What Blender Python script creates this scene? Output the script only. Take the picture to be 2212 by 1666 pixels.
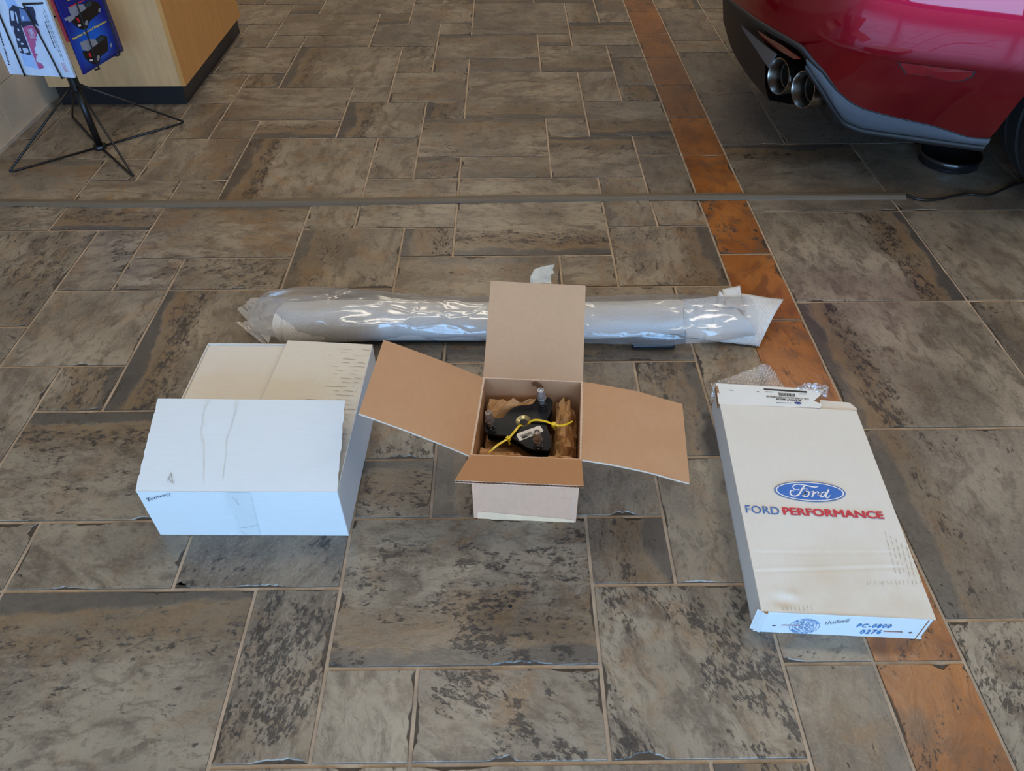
import bpy, bmesh, math, random
from mathutils import Vector, Matrix, noise as mnoise

for o in list(bpy.data.objects):
    bpy.data.objects.remove(o, do_unlink=True)
scene = bpy.context.scene
COL = scene.collection
PI = math.pi
random.seed(7)

# ------------------------------------------------------------------ camera
U = 0.165                       # floor module (one small square tile with its joint)
F_PX, PITCH, ROLL, YAW = 1605.35, 0.7600, 0.0035, -0.0077
CAM = Vector((0.3320, -0.7873, 1.2917))

def cam_axes():
    cy, sy = math.cos(YAW), math.sin(YAW)
    def g(X, Y, Z):
        return Vector((cy * X - sy * Y, sy * X + cy * Y, Z))
    cp, sp = math.cos(PITCH), math.sin(PITCH)
    right0, up0, fwd = g(1, 0, 0), g(0, sp, cp), g(0, cp, -sp)
    c, s = math.cos(ROLL), math.sin(ROLL)
    # photo x axis and (downward) y axis
    right = c * right0 - s * up0
    up = s * right0 + c * up0
    return right, up, fwd
RIGHT, UP, FWD = cam_axes()

def ray(px, py):
    return (FWD + RIGHT * ((px - 1106) / F_PX) - UP * ((py - 833) / F_PX)).normalized()
def at_z(px, py, z=0.0):
    r = ray(px, py)
    return CAM + r * ((z - CAM.z) / r.z)
def at_plane(px, py, p0, n):
    r = ray(px, py)
    return CAM + r * ((Vector(p0) - CAM).dot(n) / r.dot(n))
def project(p):
    d = Vector(p) - CAM
    w = d.dot(FWD)
    if w < 0.05:
        return None
    return 1106 + F_PX * d.dot(RIGHT) / w, 833 - F_PX * d.dot(UP) / w

cam_d = bpy.data.cameras.new('camera')
cam_d.sensor_fit = 'HORIZONTAL'
cam_d.sensor_width = 36.0
cam_d.lens = 36.0 * F_PX / 2212.0
cam_d.clip_start = 0.02
cam_o = bpy.data.objects.new('camera', cam_d)
COL.objects.link(cam_o)
m = Matrix((RIGHT, UP, -FWD)).transposed().to_4x4()
m.translation = CAM
cam_o.matrix_world = m
scene.camera = cam_o

# ------------------------------------------------------------------ light
scene.view_settings.view_transform = 'Standard'
scene.view_settings.look = 'None'
scene.view_settings.gamma = 1.0
scene.view_settings.use_curve_mapping = False
scene.view_settings.exposure = 0.2
SKY_COL, SKY_STR = (0.31, 0.59, 1.0), 8.5
LAMP_STR = 8.5
LAMP_COL = (1.0, 0.89, 0.73)
CEIL_Z = 4.1
ROOM = dict(x0=-1.579, x1=8.5, y0=-2.6, y1=9.0)

w = bpy.data.worlds.new('sky')
scene.world = w
w.use_nodes = True
bgn = w.node_tree.nodes['Background']
bgn.inputs[0].default_value = (*SKY_COL, 1)
bgn.inputs[1].default_value = SKY_STR

# ------------------------------------------------------------------ helpers
def lin(c):
    def f(v):
        v /= 255.0
        return v / 12.92 if v <= 0.04045 else ((v + 0.055) / 1.055) ** 2.4
    return tuple(f(v) for v in c)

class NT:
    def __init__(self, mat):
        mat.use_nodes = True
        self.t = mat.node_tree
        self.t.nodes.clear()
        self.out = self.n('ShaderNodeOutputMaterial')
    def n(self, typ, **kw):
        nd = self.t.nodes.new(typ)
        for k, v in kw.items():
            setattr(nd, k, v)
        return nd
    def l(self, a, b):
        self.t.links.new(a, b)
    def val(self, sock, v):
        if hasattr(v, 'is_linked') or isinstance(v, bpy.types.NodeSocket):
            self.l(v, sock)
        else:
            sock.default_value = v
    def math(self, op, a, b=0.0, c=None, clamp=False):
        nd = self.n('ShaderNodeMath', operation=op, use_clamp=clamp)
        self.val(nd.inputs[0], a); self.val(nd.inputs[1], b)
        if c is not None:
            self.val(nd.inputs[2], c)
        return nd.outputs[0]
    def noise(self, vec, scale, detail=4.0, rough=0.55, dist=0.0, dim='3D'):
        nd = self.n('ShaderNodeTexNoise', noise_dimensions=dim)
        if vec is not None:
            self.l(vec, nd.inputs['Vector'])
        nd.inputs['Scale'].default_value = scale
        nd.inputs['Detail'].default_value = detail
        nd.inputs['Roughness'].default_value = rough
        nd.inputs['Distortion'].default_value = dist
        return nd.outputs['Fac']
    def step(self, v, lo, hi, smooth=True):
        nd = self.n('ShaderNodeMapRange', interpolation_type='SMOOTHSTEP' if smooth else 'LINEAR', clamp=True) if smooth else self.n('ShaderNodeMapRange', clamp=True)
        self.val(nd.inputs[0], v); self.val(nd.inputs[1], lo); self.val(nd.inputs[2], hi)
        return nd.outputs[0]
    def mix(self, f, a, b):
        nd = self.n('ShaderNodeMix', data_type='RGBA')
        self.val(nd.inputs[0], f)
        for s, v in ((nd.inputs[6], a), (nd.inputs[7], b)):
            if isinstance(v, tuple):
                s.default_value = (*v[:3], 1)
            else:
                self.l(v, s)
        return nd.outputs[2]
    def scale_vec(self, vec, s):
        nd = self.n('ShaderNodeMapping')
        self.l(vec, nd.inputs[0])
        nd.inputs['Scale'].default_value = s
        return nd.outputs[0]
    def bump(self, h, strength, dist, normal=None):
        nd = self.n('ShaderNodeBump')
        self.l(h, nd.inputs['Height'])
        nd.inputs['Strength'].default_value = strength
        nd.inputs['Distance'].default_value = dist
        if normal is not None:
            self.l(normal, nd.inputs['Normal'])
        return nd.outputs[0]
    def bsdf(self, **kw):
        nd = self.n('ShaderNodeBsdfPrincipled')
        for k, v in kw.items():
            k = k.replace('_', ' ')
            s = nd.inputs[k]
            if isinstance(v, tuple):
                s.default_value = (*v[:3], 1) if s.type == 'RGBA' else v
            else:
                self.val(s, v)
        return nd

MATS = {}
def plain(name, col, rough=0.5, metallic=0.0, var=0.12, scale=30.0, bump=0.0, bscale=None, stretch=(1, 1, 1), **kw):
    """a material with gentle procedural colour variation and fine relief"""
    if name in MATS:
        return MATS[name]
    mt = bpy.data.materials.new(name)
    t = NT(mt)
    tc = t.n('ShaderNodeTexCoord').outputs['Object']
    v = t.scale_vec(tc, stretch)
    f = t.noise(v, scale, 5.0, 0.6)
    a = tuple(max(0, c * (1 - var)) for c in col)
    b = tuple(min(1, c * (1 + var)) for c in col)
    c = t.mix(t.step(f, 0.3, 0.7), a, b)
    p = t.bsdf(Base_Color=c, Roughness=rough, Metallic=metallic)
    for k, vv in kw.items():
        s = p.inputs[k.replace('_', ' ')]
        if isinstance(vv, tuple):
            s.default_value = (*vv[:3], 1)
        else:
            s.default_value = vv
    if bump > 0:
        h = t.noise(v, bscale or scale * 4, 4.0, 0.6)
        t.l(t.bump(h, 0.6, bump), p.inputs['Normal'])
    t.l(p.outputs[0], t.out.inputs[0])
    MATS[name] = mt
    return mt

class MB:
    """collects faces; build() links them as one mesh object"""
    def __init__(self):
        self.v, self.f, self.mi = [], [], []
    def add(self, verts, faces, mi=0):
        b = len(self.v)
        self.v += [Vector(p) for p in verts]
        for f in faces:
            self.f.append([b + i for i in f])
            self.mi.append(mi)
        return self
    def poly(self, pts, mi=0):
        return self.add(pts, [list(range(len(pts)))], mi)
    def box(self, lo, hi, mi=0):
        x0, y0, z0 = lo; x1, y1, z1 = hi
        return self.add([(x0, y0, z0), (x1, y0, z0), (x1, y1, z0), (x0, y1, z0), (x0, y0, z1), (x1, y0, z1), (x1, y1, z1), (x0, y1, z1)],
                        [(0, 3, 2, 1), (4, 5, 6, 7), (0, 1, 5, 4), (1, 2, 6, 5), (2, 3, 7, 6), (3, 0, 4, 7)], mi)
    def slab(self, pts, n, th, mi=0, edge_mi=None):
        """polygon pts (3D) given thickness th along -n"""
        k = len(pts)
        n = Vector(n).normalized()
        top = [Vector(p) for p in pts]
        bot = [p - n * th for p in top]
        e = mi if edge_mi is None else edge_mi
        b = len(self.v)
        self.v += top + bot
        self.f.append([b + i for i in range(k)]); self.mi.append(mi)
        self.f.append([b + k + i for i in reversed(range(k))]); self.mi.append(mi)
        for i in range(k):
            j = (i + 1) % k
            self.f.append([b + i, b + k + i, b + k + j, b + j]); self.mi.append(e)
        return self
    def tube(self, path, r, seg=8, mi=0, caps=True, closed=False):
        path = [Vector(p) for p in path]
        n = len(path)
        rs = r if isinstance(r, (list, tuple)) else [r] * n
        b = len(self.v)
        up = None
        for i, p in enumerate(path):
            a = path[i - 1] if i > 0 else (path[-1] if closed else path[0])
            c = path[(i + 1) % n] if (i < n - 1 or closed) else path[-1]
            t = (c - a).normalized()
            if up is None:
                up = Vector((0, 0, 1)) if abs(t.z) < 0.9 else Vector((1, 0, 0))
            s = t.cross(up)
            if s.length < 1e-6:
                s = t.orthogonal()
            s.normalize()
            up = s.cross(t).normalized()
            for k in range(seg):
                an = 2 * PI * k / seg
                self.v.append(p + (s * math.cos(an) + up * math.sin(an)) * rs[i])
        m_ = n if closed else n - 1
        for i in range(m_):
            i2 = (i + 1) % n
            for k in range(seg):
                k2 = (k + 1) % seg
                self.f.append([b + i * seg + k, b + i * seg + k2, b + i2 * seg + k2, b + i2 * seg + k]); self.mi.append(mi)
        if caps and not closed:
            self.f.append([b + k for k in reversed(range(seg))]); self.mi.append(mi)
            self.f.append([b + (n - 1) * seg + k for k in range(seg)]); self.mi.append(mi)
        return self
    def lathe(self, prof, c, axis, seg=24, mi=0, close=False):
        """prof: list of (r, h) along axis from point c"""
        ax = Vector(axis).normalized()
        s = ax.orthogonal().normalized(); u = ax.cross(s)
        b = len(self.v); c = Vector(c)
        for r, h in prof:
            for k in range(seg):
                an = 2 * PI * k / seg
                self.v.append(c + ax * h + (s * math.cos(an) + u * math.sin(an)) * r)
        n = len(prof)
        for i in range(n if close else n - 1):
            i2 = (i + 1) % n
            for k in range(seg):
                k2 = (k + 1) % seg
                self.f.append([b + i * seg + k, b + i * seg + k2, b + i2 * seg + k2, b + i2 * seg + k]); self.mi.append(mi)
        return self
    def grid(self, rows, mi=0):
        b = len(self.v); nr, nc = len(rows), len(rows[0])
        for r in rows:
            self.v += [Vector(p) for p in r]
        for i in range(nr - 1):
            for j in range(nc - 1):
                self.f.append([b + i * nc + j, b + i * nc + j + 1, b + (i + 1) * nc + j + 1, b + (i + 1) * nc + j]); self.mi.append(mi)
        return self
    def ribbon(self, pts, wd, n, mi=0):
        """flat stroke of width wd in the plane with normal n"""
        pts = [Vector(p) for p in pts]; n = Vector(n).normalized()
        L, R = [], []
        for i, p in enumerate(pts):
            t = (pts[min(i + 1, len(pts) - 1)] - pts[max(i - 1, 0)]).normalized()
            s = n.cross(t).normalized()
            ww = wd[i] if isinstance(wd, (list, tuple)) else wd
            L.append(p + s * ww / 2); R.append(p - s * ww / 2)
        b = len(self.v); k = len(pts)
        self.v += L + R
        for i in range(k - 1):
            self.f.append([b + k + i, b + k + i + 1, b + i + 1, b + i]); self.mi.append(mi)
        return self
    def build(self, name, mats, parent=None, smooth=False, bevel=0.0, local=None):
        me = bpy.data.meshes.new(name)
        vs = self.v
        if local is not None:
            vs = [p - Vector(local) for p in vs]
        me.from_pydata([tuple(p) for p in vs], [], self.f)
        mats = mats if isinstance(mats, (list, tuple)) else [mats]
        for mt in mats:
            me.materials.append(mt)
        me.polygons.foreach_set('material_index', self.mi)
        if smooth:
            me.polygons.foreach_set('use_smooth', [True] * len(me.polygons))
        me.validate(); me.update()
        o = bpy.data.objects.new(name, me)
        COL.objects.link(o)
        if parent is not None:
            o.parent = parent
            if local is None:
                o.matrix_parent_inverse = parent.matrix_world.inverted() if False else Matrix.Translation(-parent.location)
        if local is not None and parent is None:
            o.location = local
        if bevel > 0:
            md = o.modifiers.new('bevel', 'BEVEL'); md.width = bevel; md.segments = 2; md.limit_method = 'ANGLE'; md.angle_limit = math.radians(40)
        return o

def tag(o, label, cat, group=None):
    o['label'] = label; o['category'] = cat
    if group:
        o['group'] = group
    return o
def struct(o):
    o['kind'] = 'structure'
    return o
def thing(name, loc, label, cat, group=None):
    o = bpy.data.objects.new(name, None)
    o.empty_display_size = 0.05
    COL.objects.link(o)
    o.location = loc
    return tag(o, label, cat, group)
def smooth_angle(o, deg=35):
    me = o.data
    me.polygons.foreach_set('use_smooth', [True] * len(me.polygons))
    a = math.radians(deg)
    bm = bmesh.new(); bm.from_mesh(me)
    for e in bm.edges:
        if len(e.link_faces) != 2 or e.calc_face_angle(4) > a:
            e.smooth = False
    bm.to_mesh(me); bm.free()
    return o
def catmull(pts, k=8):
    pts = [Vector(p) for p in pts]
    out = []
    for i in range(len(pts) - 1):
        p0 = pts[max(i - 1, 0)]; p1 = pts[i]; p2 = pts[i + 1]; p3 = pts[min(i + 2, len(pts) - 1)]
        for j in range(k):
            t = j / k
            out.append(0.5 * ((2 * p1) + (p2 - p0) * t + (2 * p0 - 5 * p1 + 4 * p2 - p3) * t * t + (3 * p1 - p0 - 3 * p2 + p3) * t ** 3))
    out.append(pts[-1])
    return out
def interp(x, xs, ys):
    if x <= xs[0]: return ys[0]
    for i in range(len(xs) - 1):
        if x <= xs[i + 1]:
            t = (x - xs[i]) / (xs[i + 1] - xs[i])
            return ys[i] + (ys[i + 1] - ys[i]) * t
    return ys[-1]
def fbm(p, o=4):
    return mnoise.fractal(Vector(p), 1.0, 2.0, o)

def text_mesh(body, size, to_world, name, mat, parent, bold=0.0, xs=1.0, shear=0.0, spacing=1.0, center=False, fit=None, fat=0.0):
    """flat lettering: text in (u,v) mapped to 3D by to_world(u,v)"""
    cu = bpy.data.curves.new(name, 'FONT')
    cu.body = body; cu.size = size; cu.offset = bold; cu.shear = shear; cu.space_character = spacing
    cu.resolution_u = 3
    if center:
        cu.align_x = 'CENTER'
    ob = bpy.data.objects.new(name, cu)
    COL.objects.link(ob)
    dg = bpy.context.evaluated_depsgraph_get()
    me = bpy.data.meshes.new_from_object(ob.evaluated_get(dg))
    bpy.data.objects.remove(ob, do_unlink=True)
    bpy.data.curves.remove(cu)
    if fat > 0:
        base = [v.co.copy() for v in me.vertices]; faces = [list(pl_.vertices) for pl_ in me.polygons]
        V_, F_ = [], []
        for k_ in range(12):
            a_ = 2 * PI * k_ / 12
            F_ += [[len(V_) + i for i in f_] for f_ in faces]
            V_ += [(c_.x + fat * math.cos(a_), c_.y + fat * .6 * math.sin(a_), .00003 * k_) for c_ in base]
        me = bpy.data.meshes.new(name); me.from_pydata(V_, [], F_)
    if fit is not None:
        x0 = min(v.co.x for v in me.vertices); x1 = max(v.co.x for v in me.vertices)
        y0 = min(v.co.y for v in me.vertices); y1 = max(v.co.y for v in me.vertices)
        for v in me.vertices:
            v.co.x = (v.co.x - x0) / (x1 - x0) * fit[0]; v.co.y = (v.co.y - y0) / (y1 - y0) * fit[1]
    nn_ = (to_world(1, 0) - to_world(0, 0)).cross(to_world(0, 1) - to_world(0, 0)).normalized()
    for v in me.vertices:
        v.co = to_world(v.co.x * xs, v.co.y) + nn_ * v.co.z
    me.materials.clear(); me.materials.append(mat)
    me.name = name
    o = bpy.data.objects.new(name, me)
    COL.objects.link(o)
    o.parent = parent
    o.matrix_parent_inverse = Matrix.Translation(-parent.location)
    return o
def plane_map(o, u, v):
    o, u, v = Vector(o), Vector(u), Vector(v)
    return lambda a, b: o + u * a + v * b

# ------------------------------------------------------------------ room shell
def tile_material():
    mt = bpy.data.materials.new('slate_porcelain')
    t = NT(mt)
    def att(nm, out):
        nd = t.n('ShaderNodeAttribute', attribute_name=nm)
        return nd.outputs[out]
    tc = att('tc', 'Vector')          # tile-local coordinates, band runs along x, metres, shifted per tile
    bd = att('bd', 'Fac')             # distance from the banded edge
    bk, mo, oc, ru, tv = (att(n, 'Fac') for n in ('bk', 'mo', 'oc', 'ru', 'tv'))
    big = t.noise(tc, 5.0, 3.0, 0.5)
    st = t.scale_vec(tc, (0.7, 1.3, 1.0))
    med = t.noise(st, 16.0, 6.0, 0.6, 0.6)
    fine = t.noise(tc, 150.0, 4.0, 0.6)
    # stone ground
    c = t.mix(t.step(big, 0.3, 0.7), lin((112, 102, 88)), lin((149, 137, 118)))
    c = t.mix(t.math('MULTIPLY', t.step(med, 0.46, 0.64), 0.8), c, lin((92, 81, 69)))
    c = t.mix(t.math('MULTIPLY', t.step(t.noise(tc, 9.0, 4.0, 0.6, 0.8), 0.50, 0.66), t.math('MULTIPLY', oc, 0.85)), c, lin((132, 98, 60)))
    c = t.mix(tv, c, lin((84, 78, 74)))
    c = t.mix(t.math('MULTIPLY', t.step(fine, 0.45, 0.70), 0.35), c, lin((156, 140, 120)))
    c = t.mix(t.math('MULTIPLY', t.step(t.noise(st, 45.0, 6.0, 0.65, 0.8), 0.50, 0.64), 0.5), c, lin((80, 70, 60)))
    # rust tiles
    rc = t.mix(t.step(big, 0.3, 0.7), lin((140, 82, 36)), lin((170, 108, 52)))
    rc = t.mix(t.math('MULTIPLY', t.step(med, 0.45, 0.64), 0.75), rc, lin((112, 68, 38)))
    rc = t.mix(t.math('MULTIPLY', t.step(t.noise(tc, 7.0, 5.0, 0.65), 0.52, 0.68), 0.65), rc, lin((96, 76, 58)))
    rc = t.mix(t.math('MULTIPLY', oc, 0.8), rc, lin((100, 80, 64)))  # browner rust colour standing in for the duller light on far tiles
    c = t.mix(ru, c, rc)
    # banded edge
    wob = t.math('MULTIPLY', t.math('SUBTRACT', t.noise(t.scale_vec(tc, (0.45, 1.0, 1.0)), 10.0, 6.0, 0.62), 0.5), 0.16)
    d = t.math('ADD', bd, wob)
    slate = t.math('MULTIPLY', t.step(d, 0.050, 0.030), bk)
    och = t.math('MULTIPLY', t.math('MULTIPLY', t.step(d, 0.025, 0.055), t.step(d, 0.16, 0.08)), bk)
    c = t.mix(t.math('MULTIPLY', och, 0.62), c, t.mix(t.step(med, 0.40, 0.62), lin((88, 70, 50)), lin((122, 96, 64))))
    c = t.mix(t.math('MULTIPLY', slate, 0.85), c, t.mix(t.step(med, 0.35, 0.65), lin((52, 51, 51)), lin((74, 70, 65))))
    vein = t.math('MULTIPLY', t.math('MULTIPLY', t.step(d, 0.046, 0.050), t.step(d, 0.056, 0.052)), bk)
    c = t.mix(t.math('MULTIPLY', vein, 0.45), c, lin((128, 104, 76)))
    # black figure: crackle beside the band, mottling by tile, and scattered flecks
    fg = t.scale_vec(tc, (0.7, 1.25, 1.0))
    fig = t.math('ADD', t.math('MULTIPLY', t.noise(fg, 30.0, 8.0, 0.7, 0.3), 0.5), t.math('MULTIPLY', t.noise(fg, 105.0, 6.0, 0.65, 0.6), 0.5))
    crk = t.math('MULTIPLY', t.math('MULTIPLY', t.step(d, 0.05, 0.08), t.step(d, 0.20, 0.11)), bk)
    patch = t.math('MULTIPLY', t.step(t.noise(tc, 6.0, 5.0, 0.6, 0.6), 0.36, 0.58), t.math('MULTIPLY', mo, 1.12))
    fl = t.step(t.noise(t.scale_vec(tc, (0.8, 1.3, 1.0)), 13.0, 4.0, 0.55), 0.52, 0.74)
    dens = t.math('MAXIMUM', t.math('MAXIMUM', t.math('MULTIPLY', crk, 0.95), patch), t.math('MULTIPLY', fl, 0.66))
    thr = t.math('SUBTRACT', 0.665, t.math('MULTIPLY', dens, 0.175))
    hal = t.step(fig, t.math('SUBTRACT', thr, 0.05), t.math('ADD', thr, 0.03))
    c = t.mix(t.math('MULTIPLY', hal, 0.5), c, lin((78, 68, 58)))
    blk = t.step(fig, thr, t.math('ADD', thr, 0.055))
    blk = t.math('MULTIPLY', blk, 0.84)
    inkc = t.mix(t.step(big, 0.3, 0.7), lin((38, 36, 36)), lin((56, 51, 48)))
    c = t.mix(blk, c, inkc)
    h = t.math('SUBTRACT', t.math('ADD', t.math('MULTIPLY', med, 0.9), t.math('MULTIPLY', fine, 0.08)), t.math('MULTIPLY', blk, 0.35))
    rough = t.math('ADD', 0.22, t.math('MULTIPLY', t.noise(tc, 60.0, 3.0, 0.6), 0.14))
    p = t.bsdf(Base_Color=c, Roughness=rough, Specular_IOR_Level=0.5)
    t.l(t.bump(h, 0.6, 0.0024), p.inputs['Normal'])
    t.l(p.outputs[0], t.out.inputs[0])
    return mt
M_TILE = tile_material()
M_CHIP = plain('tile_chipped_edge', lin((62, 53, 44)), 0.5, var=0.3, scale=60, bump=0.002, bscale=90)
M_GROUT = plain('sanded_grout', lin((164, 144, 121)), 0.85, var=0.22, scale=14, bump=0.0012, bscale=420)

PATTERN = [(0, -1, 3, 1), (0, -2, 1, -1), (1, -2, 3, -1), (3, -2, 5, 0), (3, 0, 4, 1), (4, 0, 6, 2), (-1, -2, 0, 0), (1, -5, 4, -2), (0, 1, 1, 2)]
X_WALL = ROOM['x0'] / U
tiles = []
for a in range(-6, 7):
    for b in range(-8, 14):
        ox, oy = 5 * a, 6 * b - 2 * a
        for (x0, y0, x1, y1) in PATTERN:
            q = [x0 + ox, y0 + oy, x1 + ox, y1 + oy]
            key = (q[0], q[1])
            q[2] = min(q[2], 6); q[0] = max(q[0], X_WALL + 0.03)
            if q[2] - q[0] > 0.12 and q[3] > -15 and q[1] < 54:
                tiles.append((key, q, 0))
for k in range(-7, 27):
    tiles.append(((6, 2 * k - 1), [6, 2 * k - 1, 7, 2 * k + 1], 1))
for i in range(0, 15):
    for j in range(-6, 4):
        tiles.append(((7 + 3 * i, 2.5 + 3 * j), [7 + 3 * i, 2.5 + 3 * j, 10 + 3 * i, 5.5 + 3 * j], 0))
ys = [11.5, 14.45, 17.35, 18.35, 21.3, 24.25, 27.2, 30.2, 33.2, 36.2, 39.2, 42.2, 45.2, 48.2, 51.2, 54.2]
for k in range(len(ys) - 1):
    tiles = [tl for tl in tiles if not (tl[1][0] >= 7 and tl[1][1] >= 11.4)]
right_far = []
for k in range(len(ys) - 1):
    right_far.append(((7, ys[k]), [7, ys[k], 8.5, ys[k + 1]], 0))
for i in range(14):
    for k in [0, 1] + list(range(3, len(ys) - 1)):
        right_far.append(((8.5 + 3 * i, ys[k]), [8.5 + 3 * i, ys[k], 11.5 + 3 * i, ys[k + 1]], 0))
    right_far.append(((8.5 + 3 * i, ys[2]), [8.5 + 3 * i, ys[2], 11.5 + 3 * i, ys[3]], 0))
tiles += right_far

# figure of the tiles one can tell apart in the photograph: banded edge, band, mottling, ochre, grey
LOOK = {(-4, 3): ('L', 1, .25, .2, 0), (-4, 9): ('L', 1, .3, .6, 0), (-4, 15): ('L', .9, .15, .3, 0), (-5, 1): ('T', 1, .6, .3, .1),
        (0, -1): ('B', .75, .75, .6, .1), (-4, -3): ('T', .8, .5, .4, .1), (3, -2): ('R', .2, .9, .5, 0), (-1, -2): ('L', 0, .9, .3, .15),
        (1, -2): ('T', .2, .9, .7, .1), (0, -2): ('L', 0, .15, .1, 0), (1, 7): ('B', .9, .25, .1, 0), (-5, 7): ('T', .6, .45, .6, 0),
        (-2, 6): ('L', .7, .5, .6, 0), (4, 6): ('R', .7, .6, .5, 0), (0, 5): ('T', .5, .35, .6, 0), (1, 1): ('L', .7, .3, .2, .15),
        (7, 5.5): ('R', 1, .45, .1, 0), (7, 2.5): ('L', 1, .3, .1, 0), (10, 5.5): ('L', .2, .35, .1, .1), (10, 2.5): ('L', .4, .6, .1, 0),
        (7, -.5): ('L', .7, .55, 0, .25), (7, 8.5): ('T', 1, .2, .3, .2), (-4, 0): ('T', 0, .45, .3, .1), (-2, 0): ('R', .2, .8, .2, .3),
        (3, 0): ('R', .8, .5, .3, .4), (4, 0): ('L', 0, .3, .3, 0), (5, -3): ('R', .4, .35, .6, 0), (0, 11): ('T', .6, .6, .5, 0),
        (-6, 6): ('T', 0, .8, .3, 0), (-7, 8): ('B', .9, .3, .9, 0), (-5, 13): ('B', .3, .5, .3, .2), (1, 13): ('B', .6, .5, .2, 0),
        (4, 12): ('B', .9, .3, 0, .25), (3, 10): ('T', .9, .2, 0, .1), (-1, 12): ('T', .3, .4, .2, 0), (-2, 12): ('L', 1, .2, .2, 0),
        (7, 11.5): ('T', .1, .4, 0, .6), (8.5, 11.5): ('T', .1, .4, 0, .6), (6, 1): ('L', 0, .5, 0, 0), (6, -3): ('R', .2, .5, .2, 0)}

floor_mb = MB()
floor_mb.box((ROOM['x0'] - 0.2, ROOM['y0'] - 0.2, -0.12), (ROOM['x1'] + 0.2, ROOM['y1'] + 0.2, -0.0028))
FLOOR = struct(floor_mb.build('floor', M_GROUT))

def tile_geometry(q, rnd, spacing, chips):
    """rings of an irregular slab with chipped arrises, in metres"""
    g = 0.0036
    x0, y0, x1, y1 = q[0] * U + g, q[1] * U + g, q[2] * U - g, q[3] * U - g
    cor = [(x0, y0), (x1, y0), (x1, y1), (x0, y1)]
    nrm = [(0, 1), (-1, 0), (0, -1), (1, 0)]      # inward
    P, D, C = [], [], []
    for e in range(4):
        a, b = Vector(cor[e]), Vector(cor[(e + 1) % 4])
        L = (b - a).length
        n = max(2, int(L / spacing))
        ch = []
        if chips:
            for _ in range(1 if rnd.random() < min(1.0, L * 3.0) else 0):
                ch.append((rnd.uniform(0, L), rnd.uniform(0.015, 0.06), rnd.uniform(0.004, 0.013)))
            if rnd.random() < 0.25:
                ch.append((rnd.choice((0, L)), rnd.uniform(0.015, 0.045), rnd.uniform(0.006, 0.015)))
        off = rnd.uniform(0, 50)
        for i in range(n):
            s = L * i / n
            p = a + (b - a) * (s / L)
            wob = 0.0007 * mnoise.noise(Vector((s * 28, off, 0)))
            dpt = 0.0010 + wob * 0.6
            cc = 0.0
            for (cs, cw, cd) in ch:
                r = abs(s - cs) / cw
                if r < 1:
                    cc = max(cc, cd * min(1.0, 2.2 * (1 - r)) * (0.45 + 1.1 * abs(mnoise.noise(Vector((s * 110, off + 9, 0))))))
            C.append(cc)
            P.append((p, Vector(nrm[e]), Vector(nrm[(e - 1) % 4]) if i == 0 else None))
            D.append(max(0.0005, dpt) + cc)
    n = len(P)
    R0, R1, R2, R3 = [], [], [], []
    for i, (p, nn, n2) in enumerate(P):
        inn = nn if n2 is None else (nn + n2)
        k = D[i]
        chip = C[i] > 0.0015
        a = p + inn * k
        b = p + inn * max(0.0, k - (0.0016 if chip else 0.0009))
        R0.append((a.x, a.y, 0.0)); R1.append((b.x, b.y, -0.0019 if chip else -0.0007))
        R2.append((p.x, p.y, -0.0024 if chip else -0.0012)); R3.append((p.x, p.y, -0.0062))
    vs = R0 + R1 + R2 + R3
    fs = [list(range(n))]; mi = [0]
    for i in range(n):
        j = (i + 1) % n
        ch_ = C[i] > 0.0015 or C[j] > 0.0015
        fs.append([n + i, n + j, j, i]); mi.append(0)
        fs.append([2 * n + i, 2 * n + j, n + j, n + i]); mi.append(1 if ch_ else 0)
        fs.append([3 * n + i, 3 * n + j, 2 * n + j, 2 * n + i]); mi.append(1)
    return vs, fs, mi

def tile_attrs(key, q, rust, rnd):
    w_, h_ = q[2] - q[0], q[3] - q[1]
    if key in LOOK:
        e, bk, mo, oc, tv = LOOK[key]
    else:
        e = rnd.choice('TB' if w_ > h_ else 'LR' if h_ > w_ else 'TBLR')
        bk = rnd.choice((0, 0, 0, .3, .6, .9)) if min(w_, h_) > 0.9 else 0
        mo, oc, tv = rnd.uniform(.15, .8), rnd.uniform(.1, .8), rnd.choice((0, 0, .15, .35))
    if rust:
        e = 'L'; bk = rnd.choice((0, 0, .15)); mo = rnd.uniform(.45, .8); oc = .1 if q[1] < 10.5 else (.3 if q[1] < 12.5 else rnd.uniform(.5, .8)); tv = 0  # far rust tiles get the light's browning painted into their colour
    so = (rnd.uniform(0, 40), rnd.uniform(0, 40), rnd.uniform(0, 40))
    ang = rnd.uniform(-0.5, 0.5) if bk < 0.3 else rnd.uniform(-.12, .12)
    ca, sa = math.cos(ang), math.sin(ang)
    def f(v):
        x, y = v[0], v[1]
        bd = {'L': x - q[0] * U, 'R': q[2] * U - x, 'B': y - q[1] * U, 'T': q[3] * U - y}[e]
        a, b = (x - q[0] * U, y - q[1] * U) if e in 'TB' else (y - q[1] * U, x - q[0] * U)
        a, b = a * ca - b * sa, a * sa + b * ca
        return (a + so[0], b + so[1], so[2]), bd
    return f, dict(bk=bk, mo=mo, oc=oc, ru=float(rust), tv=tv)

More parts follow.
